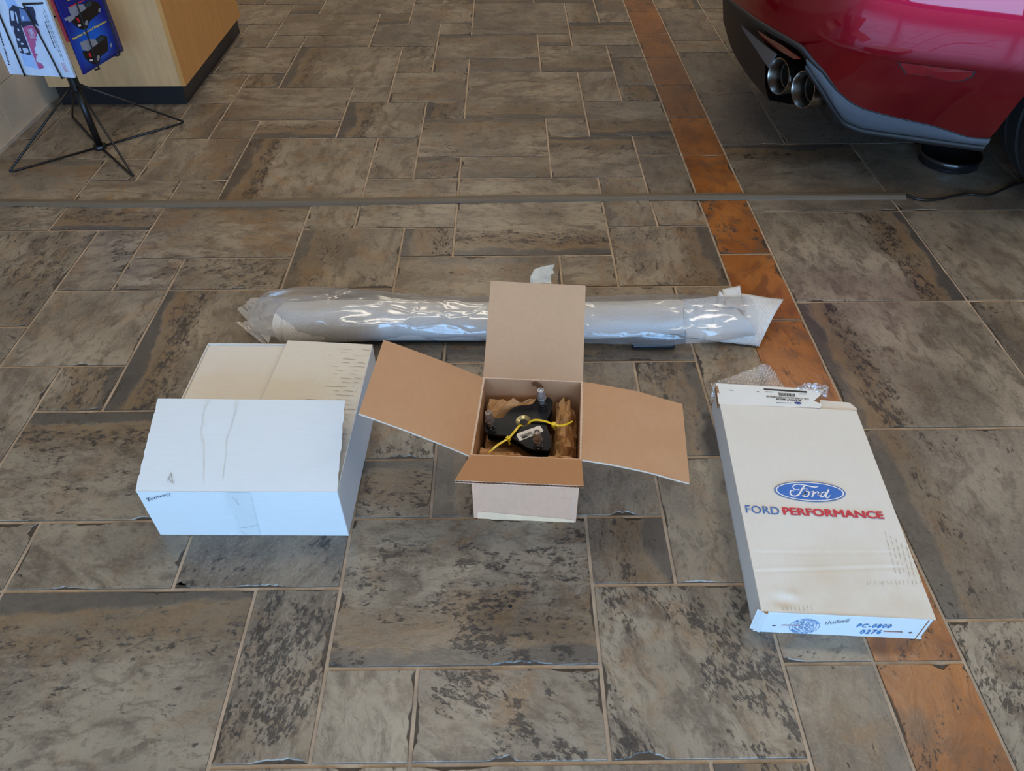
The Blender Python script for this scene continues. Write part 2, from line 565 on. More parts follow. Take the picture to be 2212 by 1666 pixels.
def write_tile(name, chunks, parent):
    V, Fc, MI, TC, BD, AT = [], [], [], [], [], {k: [] for k in ('bk', 'mo', 'oc', 'ru', 'tv')}
    for (vs, fs, mi, f, cst) in chunks:
        b = len(V)
        V += vs; Fc += [[b + i for i in fc] for fc in fs]; MI += mi
        for v in vs:
            tcv, bdv = f(v)
            TC += tcv; BD.append(bdv)
            for k in AT:
                AT[k].append(cst[k])
    me = bpy.data.meshes.new(name)
    me.from_pydata(V, [], Fc)
    me.materials.append(M_TILE); me.materials.append(M_CHIP)
    me.polygons.foreach_set('material_index', MI)
    a = me.attributes.new('tc', 'FLOAT_VECTOR', 'POINT'); a.data.foreach_set('vector', TC)
    a = me.attributes.new('bd', 'FLOAT', 'POINT'); a.data.foreach_set('value', BD)
    for k, vv in AT.items():
        a = me.attributes.new(k, 'FLOAT', 'POINT'); a.data.foreach_set('value', vv)
    me.update()
    o = bpy.data.objects.new(name, me)
    COL.objects.link(o)
    o.parent = parent
    return o

rest = []
for key, q, rust in tiles:
    rnd = random.Random(hash((round(key[0] * 10), round(key[1] * 10))) & 0xffffff)
    pp = [project((x * U, y * U, 0)) for x in (q[0], (q[0] + q[2]) / 2, q[2]) for y in (q[1], (q[1] + q[3]) / 2, q[3])]
    vis = any(p and -180 < p[0] < 2392 and -60 < p[1] < 1800 for p in pp)
    far = q[1] > 13
    vs, fs, mi = tile_geometry(q, rnd, 0.03 if far else 0.008, True)
    f, cst = tile_attrs(key, q, rust, rnd)
    if vis:
        write_tile('tile', [(vs, fs, mi, f, cst)], FLOOR)
    else:
        vs, fs, mi = tile_geometry(q, rnd, 0.2, False)
        rest.append((vs, fs, mi, f, cst))
ro = write_tile('surrounding_tiles', rest, FLOOR)
ro['kind'] = 'stuff'
# small dark plug in the big tile in front of the brown box
c = at_z(1102, 1310)
pl = MB().lathe([(0.0001, 0.0006), (0.0035, 0.0006), (0.0042, 0.0)], c, (0, 0, 1), 16)
pl.build('plug', plain('plug_black', (0.006, 0.006, 0.006), 0.6), FLOOR)

M_PLASTER = plain('painted_plaster', lin((226, 222, 214)), 0.8, var=0.04, scale=3, bump=0.0008, bscale=90)
M_FARW = plain('taupe_plaster', lin((150, 140, 128)), 0.8, var=0.05, scale=3, bump=0.0008, bscale=90)
M_CEIL = plain('ceiling_white', lin((232, 230, 226)), 0.85, var=0.03, scale=4, bump=0.0008, bscale=120)
M_STONE = plain('beige_stone', lin((205, 186, 160)), 0.45, var=0.12, scale=5, bump=0.0006, bscale=60)
M_JOINT = plain('stone_joint', lin((166, 152, 132)), 0.8, var=0.1, scale=40)
M_FRAME = plain('anodised_frame', lin((70, 70, 72)), 0.4, 0.6, var=0.08, scale=20)

CEILING = struct(MB().box((ROOM['x0'] - .3, ROOM['y0'] - .3, CEIL_Z), (ROOM['x1'] + .3, ROOM['y1'] + .3, CEIL_Z + .15)).build('ceiling', M_CEIL))
# left wall: stone panels over a backing
wl = struct(MB().box((ROOM['x0'] - .25, ROOM['y0'] - .25, 0), (ROOM['x0'] - .012, ROOM['y1'] + .25, CEIL_Z)).build('wall_left', M_JOINT))
for r_ in range(8):
    z0 = 0.0 if r_ == 0 else 0.185 + (r_ - 1) * 0.62
    z1 = 0.185 + r_ * 0.62
    y_ = ROOM['y0'] + (0.3 if r_ % 2 else 0)
    while y_ < ROOM['y1'] - .05:
        y2 = min(y_ + 0.92, ROOM['y1'])
        if z0 < CEIL_Z:
            MB().box((ROOM['x0'] - .02, y_ + .0012, z0 + .0012), (ROOM['x0'], y2 - .0012, min(z1, CEIL_Z) - .0012)).build('panel', M_STONE, wl, bevel=0.0012)
        y_ = y2
struct(MB().box((ROOM['x0'], ROOM['y0'], -0.002), (ROOM['x0'] + 0.009, 2.31, 0.012)).build('baseboard_left', plain('edge_trim', lin((178, 166, 150)), 0.5)))
struct(MB().box((ROOM['x0'] - .25, ROOM['y1'], 0), (ROOM['x1'] + .25, ROOM['y1'] + .2, CEIL_Z)).build('wall_far', M_FARW))
struct(MB().box((ROOM['x1'], ROOM['y0'], 0), (ROOM['x1'] + .2, ROOM['y1'], CEIL_Z)).build('wall_right', M_FARW))
# glazed shop front behind the photographer
Y0 = ROOM['y0']
wb = MB()
WS, WT = 0.12, 1.85
wb.box((ROOM['x0'], Y0 - .15, 0), (ROOM['x1'], Y0, WS))
wb.box((2.6, Y0 - .15, WS), (ROOM['x1'], Y0, WT))
wb.box((ROOM['x0'], Y0 - .15, WT), (ROOM['x1'], Y0, CEIL_Z))
struct(wb.build('wall_near', M_PLASTER))
nwin = 3
wx = (2.6 - ROOM['x0']) / nwin
for i in range(nwin):
    a, b = ROOM['x0'] + wx * i, ROOM['x0'] + wx * (i + 1)
    fr = MB()
    for (lo, hi) in (((a, WS), (a + .05, WT)), ((b - .05, WS), (b, WT)), ((a + .05, WS), (b - .05, WS + .06)), ((a + .05, WT - .06), (b - .05, WT)), ((a + .05, 1.0), (b - .05, 1.04))):
        fr.box((lo[0], Y0 - .12, lo[1]), (hi[0], Y0 - .04, hi[1]))
    struct(fr.build('window_%d' % (i + 1), M_FRAME))

# recessed ceiling lamps
M_LAMP = bpy.data.materials.new('lamp_diffuser')
t = NT(M_LAMP)
em = t.n('ShaderNodeEmission'); em.inputs[0].default_value = (*LAMP_COL, 1); em.inputs[1].default_value = LAMP_STR
t.l(em.outputs[0], t.out.inputs[0])
M_LFRAME = plain('lamp_frame', lin((225, 225, 222)), 0.4)
for x in (-.2, 2.8, 5.8):
    for y in (-1.0, 1.6, 4.2, 6.8):
        fr = MB()
        for (a, b, c_, d_) in ((-.64, -.34, .64, -.3), (-.64, .3, .64, .34), (-.64, -.3, -.6, .3), (.6, -.3, .64, .3)):
            fr.box((x + a, y + b, CEIL_Z - .03), (x + c_, y + d_, CEIL_Z))
        fr.build('lamp_frame', M_LFRAME, CEILING)
        MB().poly([(x - .6, y + .3, CEIL_Z - .02), (x + .6, y + .3, CEIL_Z - .02), (x + .6, y - .3, CEIL_Z - .02), (x - .6, y - .3, CEIL_Z - .02)]).build('lamp_diffuser', M_LAMP, CEILING)

# ------------------------------------------------------------------ cardboard materials
def card_material(name, inner, streak=(40, 4, 40), var=0.06, fleck=0.0, rough=0.75, bump=0.0003):
    mt = bpy.data.materials.new(name)
    t = NT(mt)
    tc = t.n('ShaderNodeTexCoord').outputs['Object']
    a = t.noise(t.scale_vec(tc, streak), 14.0, 5.0, 0.7)
    b = t.noise(tc, 8.0, 3.0, 0.5)
    d = t.noise(tc, 900.0, 3.0, 0.6)
    c = t.mix(t.step(a, 0.3, 0.7), tuple(v * (1 - var) for v in inner), tuple(min(1, v * (1 + var)) for v in inner))
    c = t.mix(t.math('MULTIPLY', t.step(b, 0.5, 0.75), 0.35), c, tuple(v * 0.93 for v in inner))
    if fleck > 0:
        c = t.mix(t.math('MULTIPLY', t.step(d, 0.55, 0.72), fleck), c, tuple(v * 0.6 for v in inner))
        c = t.mix(t.math('MULTIPLY', t.step(t.noise(tc, 220.0, 2.0, 0.5), 0.74, 0.78), 0.8), c, tuple(v * 0.45 for v in inner))
    p = t.bsdf(Base_Color=c, Roughness=rough, Specular_IOR_Level=0.3)
    t.l(t.bump(t.math('ADD', t.math('MULTIPLY', a, 0.6), t.math('MULTIPLY', d, 0.4)), 0.5, bump), p.inputs['Normal'])
    t.l(p.outputs[0], t.out.inputs[0])
    return mt
M_KRAFT = card_material('kraft_cardboard', lin((184, 142, 106)), streak=(6, 3, 6), var=0.03, fleck=0.35)
M_KRAFT_OUT = card_material('kraft_cardboard_outside', lin((214, 164, 132)), streak=(6, 6, 3), var=0.03, fleck=0.3)
M_LINER_EDGE = plain('torn_liner', lin((205, 180, 158)), 0.9, var=0.15, scale=200)
M_FLUTE_SHADE = plain('flute_shade', lin((96, 68, 44)), 0.9, var=0.2, scale=100)
M_WHITE = card_material('white_cardboard', lin((208, 207, 203)), streak=(2, 30, 30), var=0.02)
M_WHITE_WORN = card_material('white_cardboard_inside', lin((214, 207, 192)), streak=(3, 60, 30), var=0.05)
M_CREAM = card_material('off_white_cardboard', lin((216, 209, 197)), streak=(3, 40, 30), var=0.03)
M_TAPE = plain('clear_tape', lin((206, 206, 202)), 0.3, var=0.02, scale=20)
M_BUFF_TAPE = plain('buff_tape', lin((240, 198, 158)), 0.4, var=0.06, scale=60, bump=0.0002, bscale=300)
M_PENCIL = plain('pencil', lin((74, 80, 92)), 0.7, var=0.2, scale=300)
M_GRIME = plain('grime_line', lin((150, 140, 124)), 0.9, var=0.2, scale=120)

def quad_slab(name, a, b, c, d, th, mat, parent, down=None, edge=None, ragged=0.0, bow=0.0, seed=0, worn=None):
    """rectangular sheet a-b (hinge) c-d (outer) with thickness; ragged saw-toothed side edges; bow out of plane"""
    a, b, c, d = map(Vector, (a, b, c, d))
    n = (b - a).cross(d - a).normalized()
    if down is not None and n.dot(Vector(down)) > 0:
        n = -n
    rnd = random.Random(seed)
    NU, NV = 26, 22
    rows_t = []
    for j in range(NV + 1):
        v = j / NV
        row = []
        for i in range(NU + 1):
            u = i / NU
            p = (a * (1 - u) + b * u) * (1 - v) + (d * (1 - u) + c * u) * v
            p = p + n * (bow * (4 * v * (1 - v)) + bow * 0.4 * mnoise.noise(Vector((u * 3, v * 3, seed))))
            if ragged and (i in (0, NU)) and 0 < j < NV:
                p = p + (b - a).normalized() * (rnd.uniform(-ragged, ragged))
            row.append(p)
        rows_t.append(row)
    mb = MB()
    mb.grid(rows_t, 0)
    rows_b = [[p - n * th for p in r] for r in rows_t]
    mb.grid([list(reversed(r)) for r in rows_b], 1)
    rim = rows_t[0] + [r[-1] for r in rows_t[1:]] + list(reversed(rows_t[-1]))[1:] + [r[0] for r in reversed(rows_t)][1:-1]
    rimb = [p - n * th for p in rim]
    for i in range(len(rim)):
        j = (i + 1) % len(rim)
        mb.poly([rim[j], rim[i], rimb[i], rimb[j]], 2)
    mats = mat if isinstance(mat, (list, tuple)) else [mat, mat, edge or mat]
    o = mb.build(name, mats, parent)
    return o, n

def strokes_from_px(lines, plane_pt, n, width, name, mat, parent, lift=0.0006, k=5):
    mb = MB()
    n = Vector(n).normalized()
    if n.dot(CAM - Vector(plane_pt)) < 0:
        n = -n
    for ln in lines:
        pts = [at_plane(x, y, plane_pt, n) + n * lift for x, y in ln]
        if len(pts) > 2:
            pts = catmull(pts, k)
        mb.ribbon(pts, width, n)
    return mb.build(name, mat, parent)

# ------------------------------------------------------------------ white carton, front flap raised
W_H = 0.145
wfl, wfr, wbl, wbr = Vector((-0.3955, 0.1285, 0)), Vector((-0.0015, 0.1215, 0)), Vector((-0.3830, 0.5760, 0)), Vector((0.0110, 0.5660, 0))
Zv = Vector((0, 0, 1))
wb_ = thing('open_carton', (wfl + wbr) / 2, 'white cardboard carton with its front flap raised, pencil writing near the left corner', 'box')
th = 0.0035
def wall_panel(name, a, b, h, mat, parent, inward, th=th, z0=0.0):
    a, b = Vector(a) + Zv * z0, Vector(b) + Zv * z0
    mb = MB()
    iw = Vector(inward).normalized() * th
    mb.add([a, b, b + Zv * h, a + Zv * h, a + iw, b + iw, b + iw + Zv * h, a + iw + Zv * h],
           [(0, 1, 2, 3), (5, 4, 7, 6), (3, 2, 6, 7), (1, 0, 4, 5), (0, 3, 7, 4), (2, 1, 5, 6)])
    return mb.build(name, mat, parent, bevel=0.0012)
wall_panel('front_panel', wfl, wfr, W_H, M_WHITE, wb_, (0, 1, 0))
wall_panel('back_panel', wbl, wbr, W_H, M_WHITE, wb_, (0, -1, 0))
e_ = Vector((0, 1, 0)) * th
wall_panel('side_panel', wfl + e_, wbl - e_, W_H, M_WHITE, wb_, (1, 0, 0))
wall_panel('side_panel', wfr + e_, wbr - e_, W_H, M_WHITE, wb_, (-1, 0, 0))
MB().slab([wfl + e_ + Vector((th, 0, .0045)), wfr + e_ + Vector((-th, 0, .0045)), wbr - e_ + Vector((-th, 0, .0045)), wbl - e_ + Vector((th, 0, .0045))], (0, 0, 1), .004).build('bottom_panel', M_WHITE, wb_)
# flat inner flaps: left one below, right one lapping over it
zl, zr = W_H - 0.0050, W_H - 0.0010
def top(p, z):
    return Vector((p.x, p.y, z))
lx = 0.60
wfl2, wfr2, wbl2, wbr2 = wfl + Vector((.002, .012, 0)), wfr + Vector((-.002, .012, 0)), wbl + Vector((.002, 0, 0)), wbr + Vector((-.002, 0, 0))
midf, midb = wfl2.lerp(wfr2, 0.545), wbl.lerp(wbr, 0.575)
quad_slab('side_flap', top(wbl2, zl), top(wfl2, zl), top(midf, zl + .001), top(midb, zl + .001), .0034, [M_CREAM, M_CREAM, M_LINER_EDGE], wb_, down=(0, 0, -1), seed=3)
a_ = at_z(622, 731, W_H + 0.012); b_ = at_z(806, 745, W_H + 0.004)
f_ = wfl2.lerp(wfr2, 0.42)
fr_, nf = quad_slab('side_flap', top(wfr2, zr), top(wbr2, zr), Vector((a_.x, a_.y - .004, zr + .010)), top(f_, zr + .005), .0034, [M_WHITE_WORN, M_WHITE, M_LINER_EDGE], wb_, down=(0, 0, -1), ragged=0.0, seed=5)
# pressed flute lines on the right flap
mb = MB()
rnd = random.Random(4)
for i in range(26):
    v = i / 26
    y = 0.545 - 0.36 * v ** 1.1
    xa = rnd.uniform(-.13, -.04) + 0.0; xb = wfr.x + (y - .12) * 0.028 - rnd.uniform(.002, .02)
    s = xa
    while s < xb:
        e = min(xb, s + rnd.uniform(.012, .05))
        mb.ribbon([(s, y + rnd.uniform(-.0006, .0006), zr + .0046), (e, y - .0005, zr + .0046 - .004 * max(0, (e + .17) / .17))], 0.0011 if rnd.random() < .6 else .0006, (0, 0, 1))
        s = e + rnd.uniform(.003, .03)
mb.build('flute_mark', M_GRIME, wb_)['kind'] = 'stuff'
# raised front flap
hl, hr = wfl + Zv * (W_H + .002), wfr + Zv * (W_H + .002)
fl_o, fr_o = Vector((-0.3935, 0.3180, 0.2125)), Vector((-0.0055, 0.3120, 0.2085))
ffl, nff = quad_slab('front_flap', hl, hr, fr_o, fl_o, .0035, [M_WHITE, M_CREAM, M_LINER_EDGE], wb_, down=(0, 1, -1), ragged=0.0012, bow=0.0015, seed=9)
# tide mark of dried tape on the flap
M_STAIN = plain('tide_mark', lin((206, 202, 190)), 0.8, var=0.05, scale=80)
strokes_from_px([[(455, 866), (443, 880), (437, 905), (441, 912), (434, 930), (435, 945), (440, 960), (441, 1000), (440, 1040)],
                 [(508, 868), (510, 885), (504, 905), (498, 930), (490, 945), (489, 965), (488, 990), (484, 1010), (482, 1035)]], hl, nff, .0016, 'tide_mark', M_STAIN, wb_, lift=.0022, k=6)
strokes_from_px([[(371, 1023), (366, 1034), (362, 1040)], [(371, 1024), (373, 1036), (376, 1044)], [(364, 1034), (375, 1046)]], hl, nff, .0011, 'scuff', M_GRIME, wb_, lift=.003)
# front panel: pencil word, tape strip
nfp = Vector((0, -1, 0)); nfp = (wfr - wfl).cross(Zv).normalized()
def zz(ox, oy, s=1 / 11.642):
    return lambda L: [(290 + ox + x * s, 1040 + oy + y * s) for x, y in L]
z_ = zz(0, 0)
strokes_from_px([z_(L) for L in (
    [(395, 510), (312, 432), (340, 420), (375, 480), (365, 415), (392, 410), (430, 470)],
    [(432, 412), (455, 455), (470, 470)], [(470, 405), (485, 440), (510, 435), (500, 392), (530, 420)],
    [(560, 375), (545, 385), (575, 410), (560, 425), (545, 420)], [(575, 345), (605, 400), (625, 395)], [(570, 378), (610, 362)],
    [(650, 365), (625, 375), (630, 400), (660, 390), (655, 365), (680, 390)], [(680, 355), (700, 385), (690, 360), (715, 350), (735, 372)],
    [(760, 335), (735, 345), (745, 370), (775, 360), (765, 332), (810, 340)], [(800, 330), (870, 395)],
    [(825, 325), (850, 295), (890, 300), (905, 325), (875, 350)], [(925, 366), (932, 370)])], wfl, nfp, .0011, 'handwriting', M_PENCIL, wb_, k=4)
tp = [at_plane(x, y, wfl, nfp) + nfp * .0007 for x, y in ((488, 1064), (541, 1064), (563, 1156), (521, 1156), (503, 1104), (486, 1098))]
MB().poly(tp).build('tape_strip', M_TAPE, wb_)
strokes_from_px([[(500, 1070), (516, 1090), (510, 1076)], [(520, 1140), (540, 1138), (557, 1133)], [(519, 1145), (535, 1156)]], wfl, nfp, .0006, 'tape_crease', M_GRIME, wb_, lift=.0012)['kind'] = 'stuff'

# ------------------------------------------------------------------ brown carton, four flaps open
B_H = 0.2
bfl, bfr, bbl, bbr = Vector((.2575, .1640, 0)), Vector((.4730, .1500, 0)), Vector((.2790, .3890, 0)), Vector((.4930, .3730, 0))
bb = thing('open_carton', (bfl + bbr) / 2, 'small brown cardboard carton with four flaps spread open, holding a black metal mount', 'box')
cth = 0.0042
ctr = (bfl + bbr) / 2
M_K3 = [M_KRAFT, M_KRAFT_OUT, M_LINER_EDGE]
def kraft_wall(name, a, b):
    inw = (b - a).cross(Zv).normalized()
    if inw.dot(ctr - a) < 0:
        inw = -inw
    iw = inw * cth
    a2, b2 = a + (b - a).normalized() * .0, b
    mb = MB()
    mb.add([a2, b2, b2 + Zv * B_H, a2 + Zv * B_H], [(0, 1, 2, 3)], 1)
    mb.add([a2 + iw, b2 + iw, b2 + iw + Zv * B_H, a2 + iw + Zv * B_H], [(0, 1, 2, 3)], 0)
    mb.add([a2 + Zv * B_H, b2 + Zv * B_H, b2 + iw + Zv * B_H, a2 + iw + Zv * B_H, a2, b2, b2 + iw, a2 + iw], [(0, 1, 2, 3), (4, 5, 6, 7), (0, 4, 7, 3), (1, 5, 6, 2)], 2)
    return mb.build(name, M_K3, bb)
kraft_wall('front_panel', bfl, bfr)
kraft_wall('back_panel', bbl, bbr)
ee = (bbl - bfl).normalized() * cth
kraft_wall('side_panel', bfl + ee, bbl - ee)
kraft_wall('side_panel', bfr + ee, bbr - ee)
MB().slab([bfl + Zv * .005 + ee, bfr + Zv * .005 + ee, bbr + Zv * .005 - ee, bbl + Zv * .005 - ee], (0, 0, 1), .0045).build('bottom_panel', M_KRAFT, bb)
T = Zv * (B_H + .0005)
bo1, bo2 = at_plane(1060, 607, (.298, .51, .366), FWD), at_plane(1265, 617, (.498, .491, .365), FWD)
quad_slab('back_flap', bbl + T, bbr + T, bo2, bo1, cth, M_K3, bb, down=(0, 1, -.6), bow=.001, seed=21)
quad_slab('side_flap', bbl + T + Vector((0, -.003, 0)), bfl + T, (.050, .197, .287), (.071, .416, .284), cth, M_K3, bb, down=(0, 0, -1), bow=.003, seed=22)
rf, rfn = quad_slab('side_flap', bbr + T + Vector((0, -.003, 0)), bfr + T + Vector((0, .002, 0)), (.686, .131, .151), (.707, .340, .161), cth, M_K3, bb, down=(0, 0, -1), bow=.006, seed=23)
# front flap, pointing at the camera, corrugated medium open along its outer edge
def on_ray_at(px, py, H, L):
    r = ray(px, py); d = CAM - H; b = r.dot(d); c = d.dot(d) - L * L
    D = max(0, b * b - c)
    return CAM + r * (-b - math.sqrt(D))
fo1, fo2 = on_ray_at(982, 1038, bfl + T, .17), on_ray_at(1261, 1050, bfr + T, .17)
fa, fb = bfl + T + Vector((0, .002, 0)), bfr + T + Vector((0, .002, 0))
fn = (fb - fa).cross(fo1 - fa).normalized()
if fn.z < 0 and abs(fn.z) > .05: fn = -fn
if fn.dot(CAM - fa) < 0: fn = -fn
mb = MB()
mb.slab([fa, fb, fo2, fo1], fn, .0006, 0, 2)
mb.slab([p - fn * .0036 for p in (fa, fb, fo2, fo1)], fn, .0006, 1, 2)
NF = 30
zig_o, zig_i = [], []
for i in range(NF * 2 + 1):
    u = i / (NF * 2)
    off = fn * (-.0008 if i % 2 == 0 else -.0034)
    zig_o.append(fo1.lerp(fo2, u) + off); zig_i.append(fa.lerp(fb, u) + off)
mb.grid([zig_i, zig_o], 2)
inn_o = [fa.lerp(fo1, .985) - fn * .0006, fb.lerp(fo2, .985) - fn * .0006, fb.lerp(fo2, .985) - fn * .0036, fa.lerp(fo1, .985) - fn * .0036]
mb.poly(inn_o, 3)  # dark sheet inside the flute ends, their shade put into its colour
mb.build('front_flap', [M_KRAFT, M_KRAFT_OUT, M_LINER_EDGE, M_FLUTE_SHADE], bb)
# buff tape along the foot, worn corner, torn tape on the back flap
nbp = (bfr - bfl).cross(Zv).normalized()
tp = [at_plane(x, y, bfl, nbp) + nbp * .0007 for x, y in ((1032, 1104), (1130, 1113), (1215, 1120), (1240, 1124), (1240, 1138), (1140, 1133), (1031, 1127))]
MB().poly(tp).build('tape_strip', M_BUFF_TAPE, bb)
strokes_from_px([[(1205, 1075), (1212, 1078), (1228, 1077)], [(1238, 1085), (1237, 1105), (1239, 1122)], [(1202, 1056), (1201, 1066)], [(1238, 1060), (1240, 1085)]], bfl, nbp, .0012, 'crease', M_LINER_EDGE, bb, lift=.0006)
bn_ = (bbr - bbl).cross(bo1 - bbl).normalized()
tt = [at_plane(x, y, bo1, bn_) for x, y in ((1145, 611), (1146, 597), (1154, 582), (1170, 576), (1198, 571), (1194, 582), (1197, 590), (1189, 594), (1191, 613))]
MB().slab(tt, -FWD, .0006).build('torn_tape', plain('torn_paper_tape', lin((176, 148, 116)), 0.5, var=0.25, scale=50), bb)
tt = [at_plane(x, y, bo1 + FWD * .0015, bn_) for x, y in ((1146, 608), (1150, 590), (1166, 580), (1180, 584), (1168, 596), (1182, 603), (1186, 612))]
MB().slab(tt, -FWD, .0005).build('tape_print', plain('dark_tape_glue', lin((96, 84, 68)), 0.4, var=0.3, scale=50), bb)
# glue smudge inside the back wall
strokes_from_px([[(1150, 828), (1158, 826), (1164, 830), (1170, 836)]], bbl - ee, nbp, .012, 'smudge', plain('glue_smudge', lin((116, 80, 56)), 0.5), bb, lift=.0055)

# crumpled kraft paper in the box
M_PAPER = plain('kraft_paper', lin((184, 140, 92)), 0.65, var=0.08, scale=25, bump=0.0002, bscale=250)
def paper_patch(name, corners, nu, nv, amp, seed, label, hz):
    """folded sheet over a quad footprint: jittered triangulated facets"""
    rnd = random.Random(seed)
    a, b, c, d = [Vector(p) for p in corners]
    mb = MB(); idx = []
    for j in range(nv + 1):
        for i in range(nu + 1):
            u, v = i / nu, j / nv
            if 0 < i < nu: u += rnd.uniform(-.42, .42) / nu
            if 0 < j < nv: v += rnd.uniform(-.42, .42) / nv
            p = (a * (1 - u) + b * u) * (1 - v) + (d * (1 - u) + c * u) * v
            p.z += hz(u, v) + amp * (rnd.random() ** 1.0 - .5) * 2
            mb.v.append(p)
    for j in range(nv):
        for i in range(nu):
            q = [j * (nu + 1) + i, j * (nu + 1) + i + 1, (j + 1) * (nu + 1) + i + 1, (j + 1) * (nu + 1) + i]
            if rnd.random() < .5:
                mb.f += [[q[0], q[1], q[2]], [q[0], q[2], q[3]]]
            else:
                mb.f += [[q[0], q[1], q[3]], [q[1], q[2], q[3]]]
            mb.mi += [0, 0]
    o = mb.build(name, M_PAPER)
    sd = o.modifiers.new('sub', 'SUBSURF'); sd.subdivision_type = 'SIMPLE'; sd.levels = 2; sd.render_levels = 2
    tx = bpy.data.textures.new('wrinkle', 'CLOUDS'); tx.noise_scale = .02
    dm = o.modifiers.new('wrinkle', 'DISPLACE'); dm.texture = tx; dm.strength = .006; dm.texture_coords = 'GLOBAL'
    return tag(o, label, 'paper', 'kraft packing paper in the brown carton')
def inb(u, v, z):
    p = (bfl * (1 - u) + bfr * u) * (1 - v) + (bbl * (1 - u) + bbr * u) * v
    return (p.x, p.y, z)
paper_patch('packing_paper', [inb(.05, .035, .166), inb(.95, .035, .166), inb(.94, .155, .160), inb(.06, .155, .158)], 14, 4, .006, 31,
            'crumpled brown packing paper along the front inside the brown carton', lambda u, v: .012 * math.sin(PI * v) + .005 * math.sin(9 * u))
paper_patch('packing_paper', [inb(.74, .18, .118), inb(.965, .18, .118), inb(.965, .84, .104), inb(.75, .93, .130)], 7, 12, .012, 32,
            'crumpled brown packing paper between the black mount and the right carton wall', lambda u, v: .036 * math.sin(PI * u) + .014 * v)
paper_patch('packing_paper', [inb(.05, .70, .130), inb(.62, .76, .130), inb(.66, .94, .136), inb(.08, .94, .136)], 9, 5, .010, 33,
            'crumpled brown packing paper behind the black mount along the back carton wall', lambda u, v: .03 * math.sin(PI * v))
paper_patch('packing_paper', [inb(.06, .2, .098), inb(.72, .2, .098), inb(.72, .72, .098), inb(.06, .72, .098)], 8, 8, .006, 34,
            'flatter brown packing paper lying under the black metal mount', lambda u, v: 0)

paper_patch('packing_paper', [inb(.05, .165, .148), inb(.52, .165, .146), inb(.36, .30, .136), inb(.05, .33, .136)], 8, 5, .006, 35,
            'creased brown packing paper in the front left corner of the brown carton', lambda u, v: .006 * math.sin(PI * v))

# ------------------------------------------------------------------ black strut mount
M_BLACK = plain('black_e_coat', (0.006, 0.0065, 0.008), 0.2, var=0.3, scale=40, Specular_IOR_Level=0.3)
M_ZINC = plain('zinc_steel', lin((186, 187, 190)), 0.35, 0.75, var=0.2, scale=80)
M_NUT = plain('dull_nut', lin((150, 138, 130)), 0.35, 0.6, var=0.25, scale=120)
M_GOLD = plain('yellow_zinc', lin((168, 158, 118)), 0.3, 1.0, var=0.15, scale=60)
def cz(x, y):
    return 1000 + x / 7.9, 820 + y / 7.9
PN = Vector((-.10, -.05, 1)).normalized()
PC = at_z(*cz(1040, 720), .162)
def onp(x, y, h=0.0):
    return at_plane(*cz(x, y), PC + PN * h, PN)
mount = thing('strut_mount', PC - Zv * .05, 'black three-bolt steel suspension mount in brown paper inside the brown carton', 'mount')
outl = [(362, 800), (378, 880), (430, 922), (520, 937), (700, 952), (850, 1002), (1000, 1090), (1110, 1165), (1250, 1200), (1390, 1210), (1440, 1205), (1490, 1150), (1505, 1060),
        (1490, 960), (1450, 860), (1425, 760), (1445, 660), (1500, 540), (1530, 420), (1520, 350), (1440, 300), (1330, 285), (1260, 310), (1240, 370), (1190, 415), (1080, 435), (950, 450),
        (830, 500), (750, 570), (690, 640), (620, 665), (550, 660), (480, 665), (400, 690), (365, 740)]
loop = [onp(x, y) for x, y in outl]
loop = catmull(loop + [loop[0]], 4)[:-1]
hole_c = onp(1030, 705)
# top plate with a round opening
def plate_with_hole(name, loop, hc, hr, th, mats, parent):
    n = len(loop)
    ring = []
    for p in loop:
        d = p - hc; d -= PN * d.dot(PN)
        ring.append(hc + d.normalized() * hr)
    mb = MB()
    b = len(mb.v)
    off = -PN * th
    mb.v += loop + ring + [p + off for p in loop] + [p + off for p in ring]
    for i in range(n):
        j = (i + 1) % n
        mb.f += [[i, j, n + j, n + i], [2 * n + j, 2 * n + i, 3 * n + i, 3 * n + j], [j, i, 2 * n + i, 2 * n + j], [n + i, n + j, 3 * n + j, 3 * n + i]]
        mb.mi += [0, 0, 0, 0]
    o = mb.build(name, mats, parent)
    return smooth_angle(o, 50)
plate_with_hole('top_plate', loop, hole_c, .0165, .0045, M_BLACK, mount)
loop2 = [hole_c + (p - hole_c) * .96 - PN * .022 for p in loop]
plate_with_hole('bottom_plate', loop2, hole_c - PN * .022, .015, .005, M_BLACK, mount)
loop3 = [hole_c + (p - hole_c) * .84 - PN * .0045 for p in loop]
MB().slab(loop3, PN, .018).build('spacer_body', M_BLACK, mount)
bz = MB().lathe([(.0164, -.0005), (.0150, -.0015), (.0100, -.0040), (.0062, -.0055), (.0056, -.016), (.0001, -.016)], hole_c, PN, 28)
smooth_angle(bz.build('bushing', M_GOLD, mount), 40)
